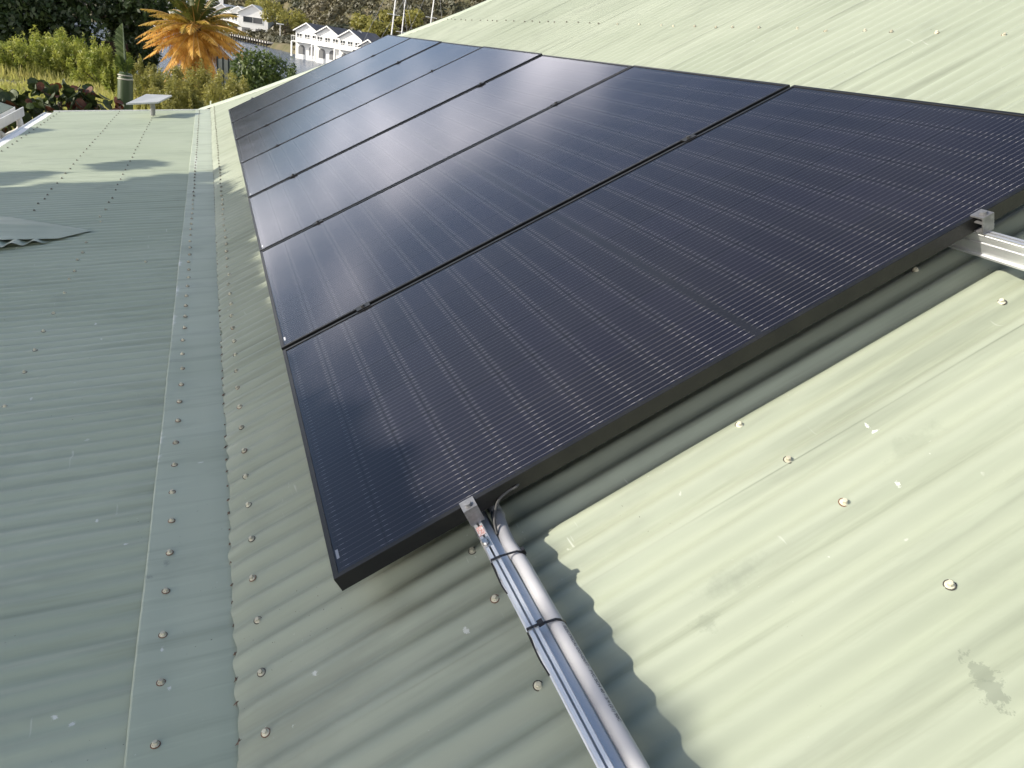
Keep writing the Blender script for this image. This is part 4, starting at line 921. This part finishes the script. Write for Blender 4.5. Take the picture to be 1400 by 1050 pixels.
def sailboat(px, py, D, H, label, rad=.10, lean=0.0, boom=True, group='moored sailing boats'):
    c = at(px, py, D); c.z = WZ-.2; o = boat(0,0,1,'',False) if False else None
    view = math.atan2(c.y-CAM_C[1], c.x-CAM_C[0]); e = empty('sailing_boat', c, label, 'boat', group, (0,0,view-math.pi/2+.3)); L_ = 10
    q = MB(); xs = np.linspace(-L_/2, L_/2, 13); V = []
    for x in xs:
        t_ = (x+L_/2)/L_; hw = 1.5*(1-max(0,(t_-.4)/.6)**2)*(1-.3*(1-t_))+.02; V += [(x,-hw,1.1+.3*t_),(x,-hw*.7,0),(x,hw*.7,0),(x,hw,1.1+.3*t_)]
    q.add(V, [(i*4+j,i*4+j+1,(i+1)*4+j+1,(i+1)*4+j) for i in range(12) for j in range(3)]+[(i*4+3,i*4,(i+1)*4,(i+1)*4+3) for i in range(12)]+[(0,1,2,3),(51,50,49,48)]); link('hull', q.mesh('hull', M_HW), e)
    q = MB(); q.box((-2,-.8,1.2),(1.6,.8,1.75)); link('cabin', q.mesh('cabin', M_HW), e)
    q = MB(); q.tube([(0.8,0,1.2),(0.8+lean*.5,0,H*.5),(0.8+lean,0,H)], [rad,rad,rad*.8], 8); mm = link('mast', q.mesh('mast', M_HW), e)
    q = MB(); q.tube([(.8+lean*.6-.9,0,H*.62),(.8+lean*.6+.9,0,H*.62)], .04, 6); link('spreader', q.mesh('spreader', M_HW), mm)
    q = MB(); q.tube([(0.8,0,2.4),(-3.6,0,2.5)], .11, 8); link('boom', q.mesh('boom', M_HW), e)
    wr = mat('rigging_wire', (.25,.25,.25), .4, metal=.6)
    for xa, ya in ((4.9,0),(-4.8,0)): q = MB(); q.tube([(xa,ya,1.3),(.8+lean,0,H)], .025, 5); link('stay', q.mesh('stay', wr), e)
    return e
sailboat(524, 49, 118, 15.5, 'sailing boat whose white mast rises closest to the white gabled houses', lean=.9)
sailboat(538.5, 49, 122, 12.2, 'sailing boat with the shortest white mast, between two taller masts', .09, lean=.6)
sailboat(576, 38, 126, 16.5, 'sailing boat whose white mast rises just beside the roof barge edge', lean=1.1)
def lamp(px, y0, y1, D, label):
    a = at(px, y0, D); b = at(px, y1, D); g = Vector((a.x,a.y,ground_z(math.degrees(math.atan2(a.y,a.x)), math.hypot(a.x,a.y)))); e = empty('lamp_post', g, label, 'lamp post', 'lamp posts by the harbour'); h = b.z-g.z
    q = MB(); q.lathe([(.16,-.2),(.10,h)], 8); link('post', q.mesh('post', M_HW), e); q = MB(); q.box((-.9,-.9,h),(.9,.9,h+.28)); link('lamp_head', q.mesh('lamp_head', M_HW), e)
lamp(376.5, 26, 14, 285, 'white lamp post standing among hillside trees'); lamp(383, 53, 33.5, 235, 'white lamp post standing at the short white dock')
sd = at(491, 45, 158); hz_ = gz(sd); e = empty('satellite_dish', (sd.x,sd.y,-4.3), 'round white satellite dish on a pole above the white gabled row', 'satellite dish', None, (0,0,math.atan2(sd.y,sd.x)))
q = MB(); q.tube([(0,0,0),(0,0,sd.z+4.3-.4)], .08, 8); link('pole', q.mesh('pole', M_HW), e)
q = MB(); nr = 5; V = [(-.0+.15,0,0)]; F = []
for i in range(1,nr+1):
    for j in range(18): r_ = .48*i/nr; a = 2*math.pi*j/18; V.append((.15-.25*(r_/.48)**2*1.0, r_*math.cos(a)*1.0, r_*math.sin(a)))
for j in range(18): F.append((0,1+j,1+(j+1)%18))
for i in range(nr-1):
    for j in range(18): F.append((1+i*18+j,1+(i+1)*18+j,1+(i+1)*18+(j+1)%18,1+i*18+(j+1)%18))
q.add(V,F); o = link('reflector', q.mesh('reflector', M_HW, True), e, None, (0,0,sd.z+4.3))

# scrub over the hill: one mass
nB = 9000; cs = []; sz = []
a_ = np.where(rng.random(nB) < .85, rng.uniform(-24, 8, nB), rng.uniform(-60, 40, nB)); b_ = rng.uniform(0,1,nB)**1.5*420+14
Vs = []; 
for a, b in zip(a_, b_):
    d = shore_far(a)+b; x, y = d*math.cos(R(a)), d*math.sin(R(a)); cs.append((x, y, ground_z(a, d))); sz.append(rng.uniform(.9,2.6)*(1+d/900)*(0.7 if b < 40 else 1))
cs = np.array(cs); sz = np.array(sz); kL = 46
d = rng.normal(size=(nB,kL,3)); d[:,:,2] = np.abs(d[:,:,2])*.9-.1; d /= np.linalg.norm(d,axis=2)[:,:,None]
pos = cs[:,None,:]+d*(sz[:,None,None]*rng.uniform(.55,1.05,(nB,kL,1)))
a = rng.normal(size=(nB,kL,3)); a -= d*(a*d).sum(2)[:,:,None]*.7; a /= np.linalg.norm(a,axis=2)[:,:,None]; b = np.cross(d, a); s = rng.uniform(.22,.55,(nB,kL,1))*(.7+.2*sz[:,None,None])
V = np.stack([pos-a*s, pos+b*s, pos+a*s-b*s*.3], 2).reshape(-1,3)
o = link('hill_scrub', np_mesh('hill_scrub', V, np.arange(len(V)).reshape(-1,3), L_SCRUB)); tag(o, 'dry brown and olive scrub covering the hillside', 'scrub', None, 'stuff')
# greener trees on the far shore that can be told apart
for i, (px, py, D, hh_, lab) in enumerate([(356,22,275,7,'olive tree on the shore behind the gabled harbour house'),(390,38,240,8.5,'olive green tree between the lamp post and white gabled row'),(372,40,262,8,'dark olive tree right of the two-storey harbour house'),(405,20,300,7,'bright green tree high on the hillside above the white row'),(520,34,190,6.5,'yellow-green tree behind the mast nearest the white row'),(505,30,200,6,'yellow-green tree above the low white annex'),(548,30,205,7,'olive tree on the far shore between the sailing masts')]):
    p = at(px, py, D); p.z = gz(p)-.3; w_ = hh_*1.25
    lob = [((random.uniform(-.35,.35)*w_, random.uniform(-.45,.45)*w_, hh_*random.uniform(.45,.85)), (w_*random.uniform(.18,.3),)*2+(hh_*random.uniform(.14,.24),)) for _ in range(9)]
    big_tree('shore_tree', p, lob, 1500, .42, L_MID if i in (3,) else L_OLIVE, lab, hh_*.5, .18, 'trees on the far shore')
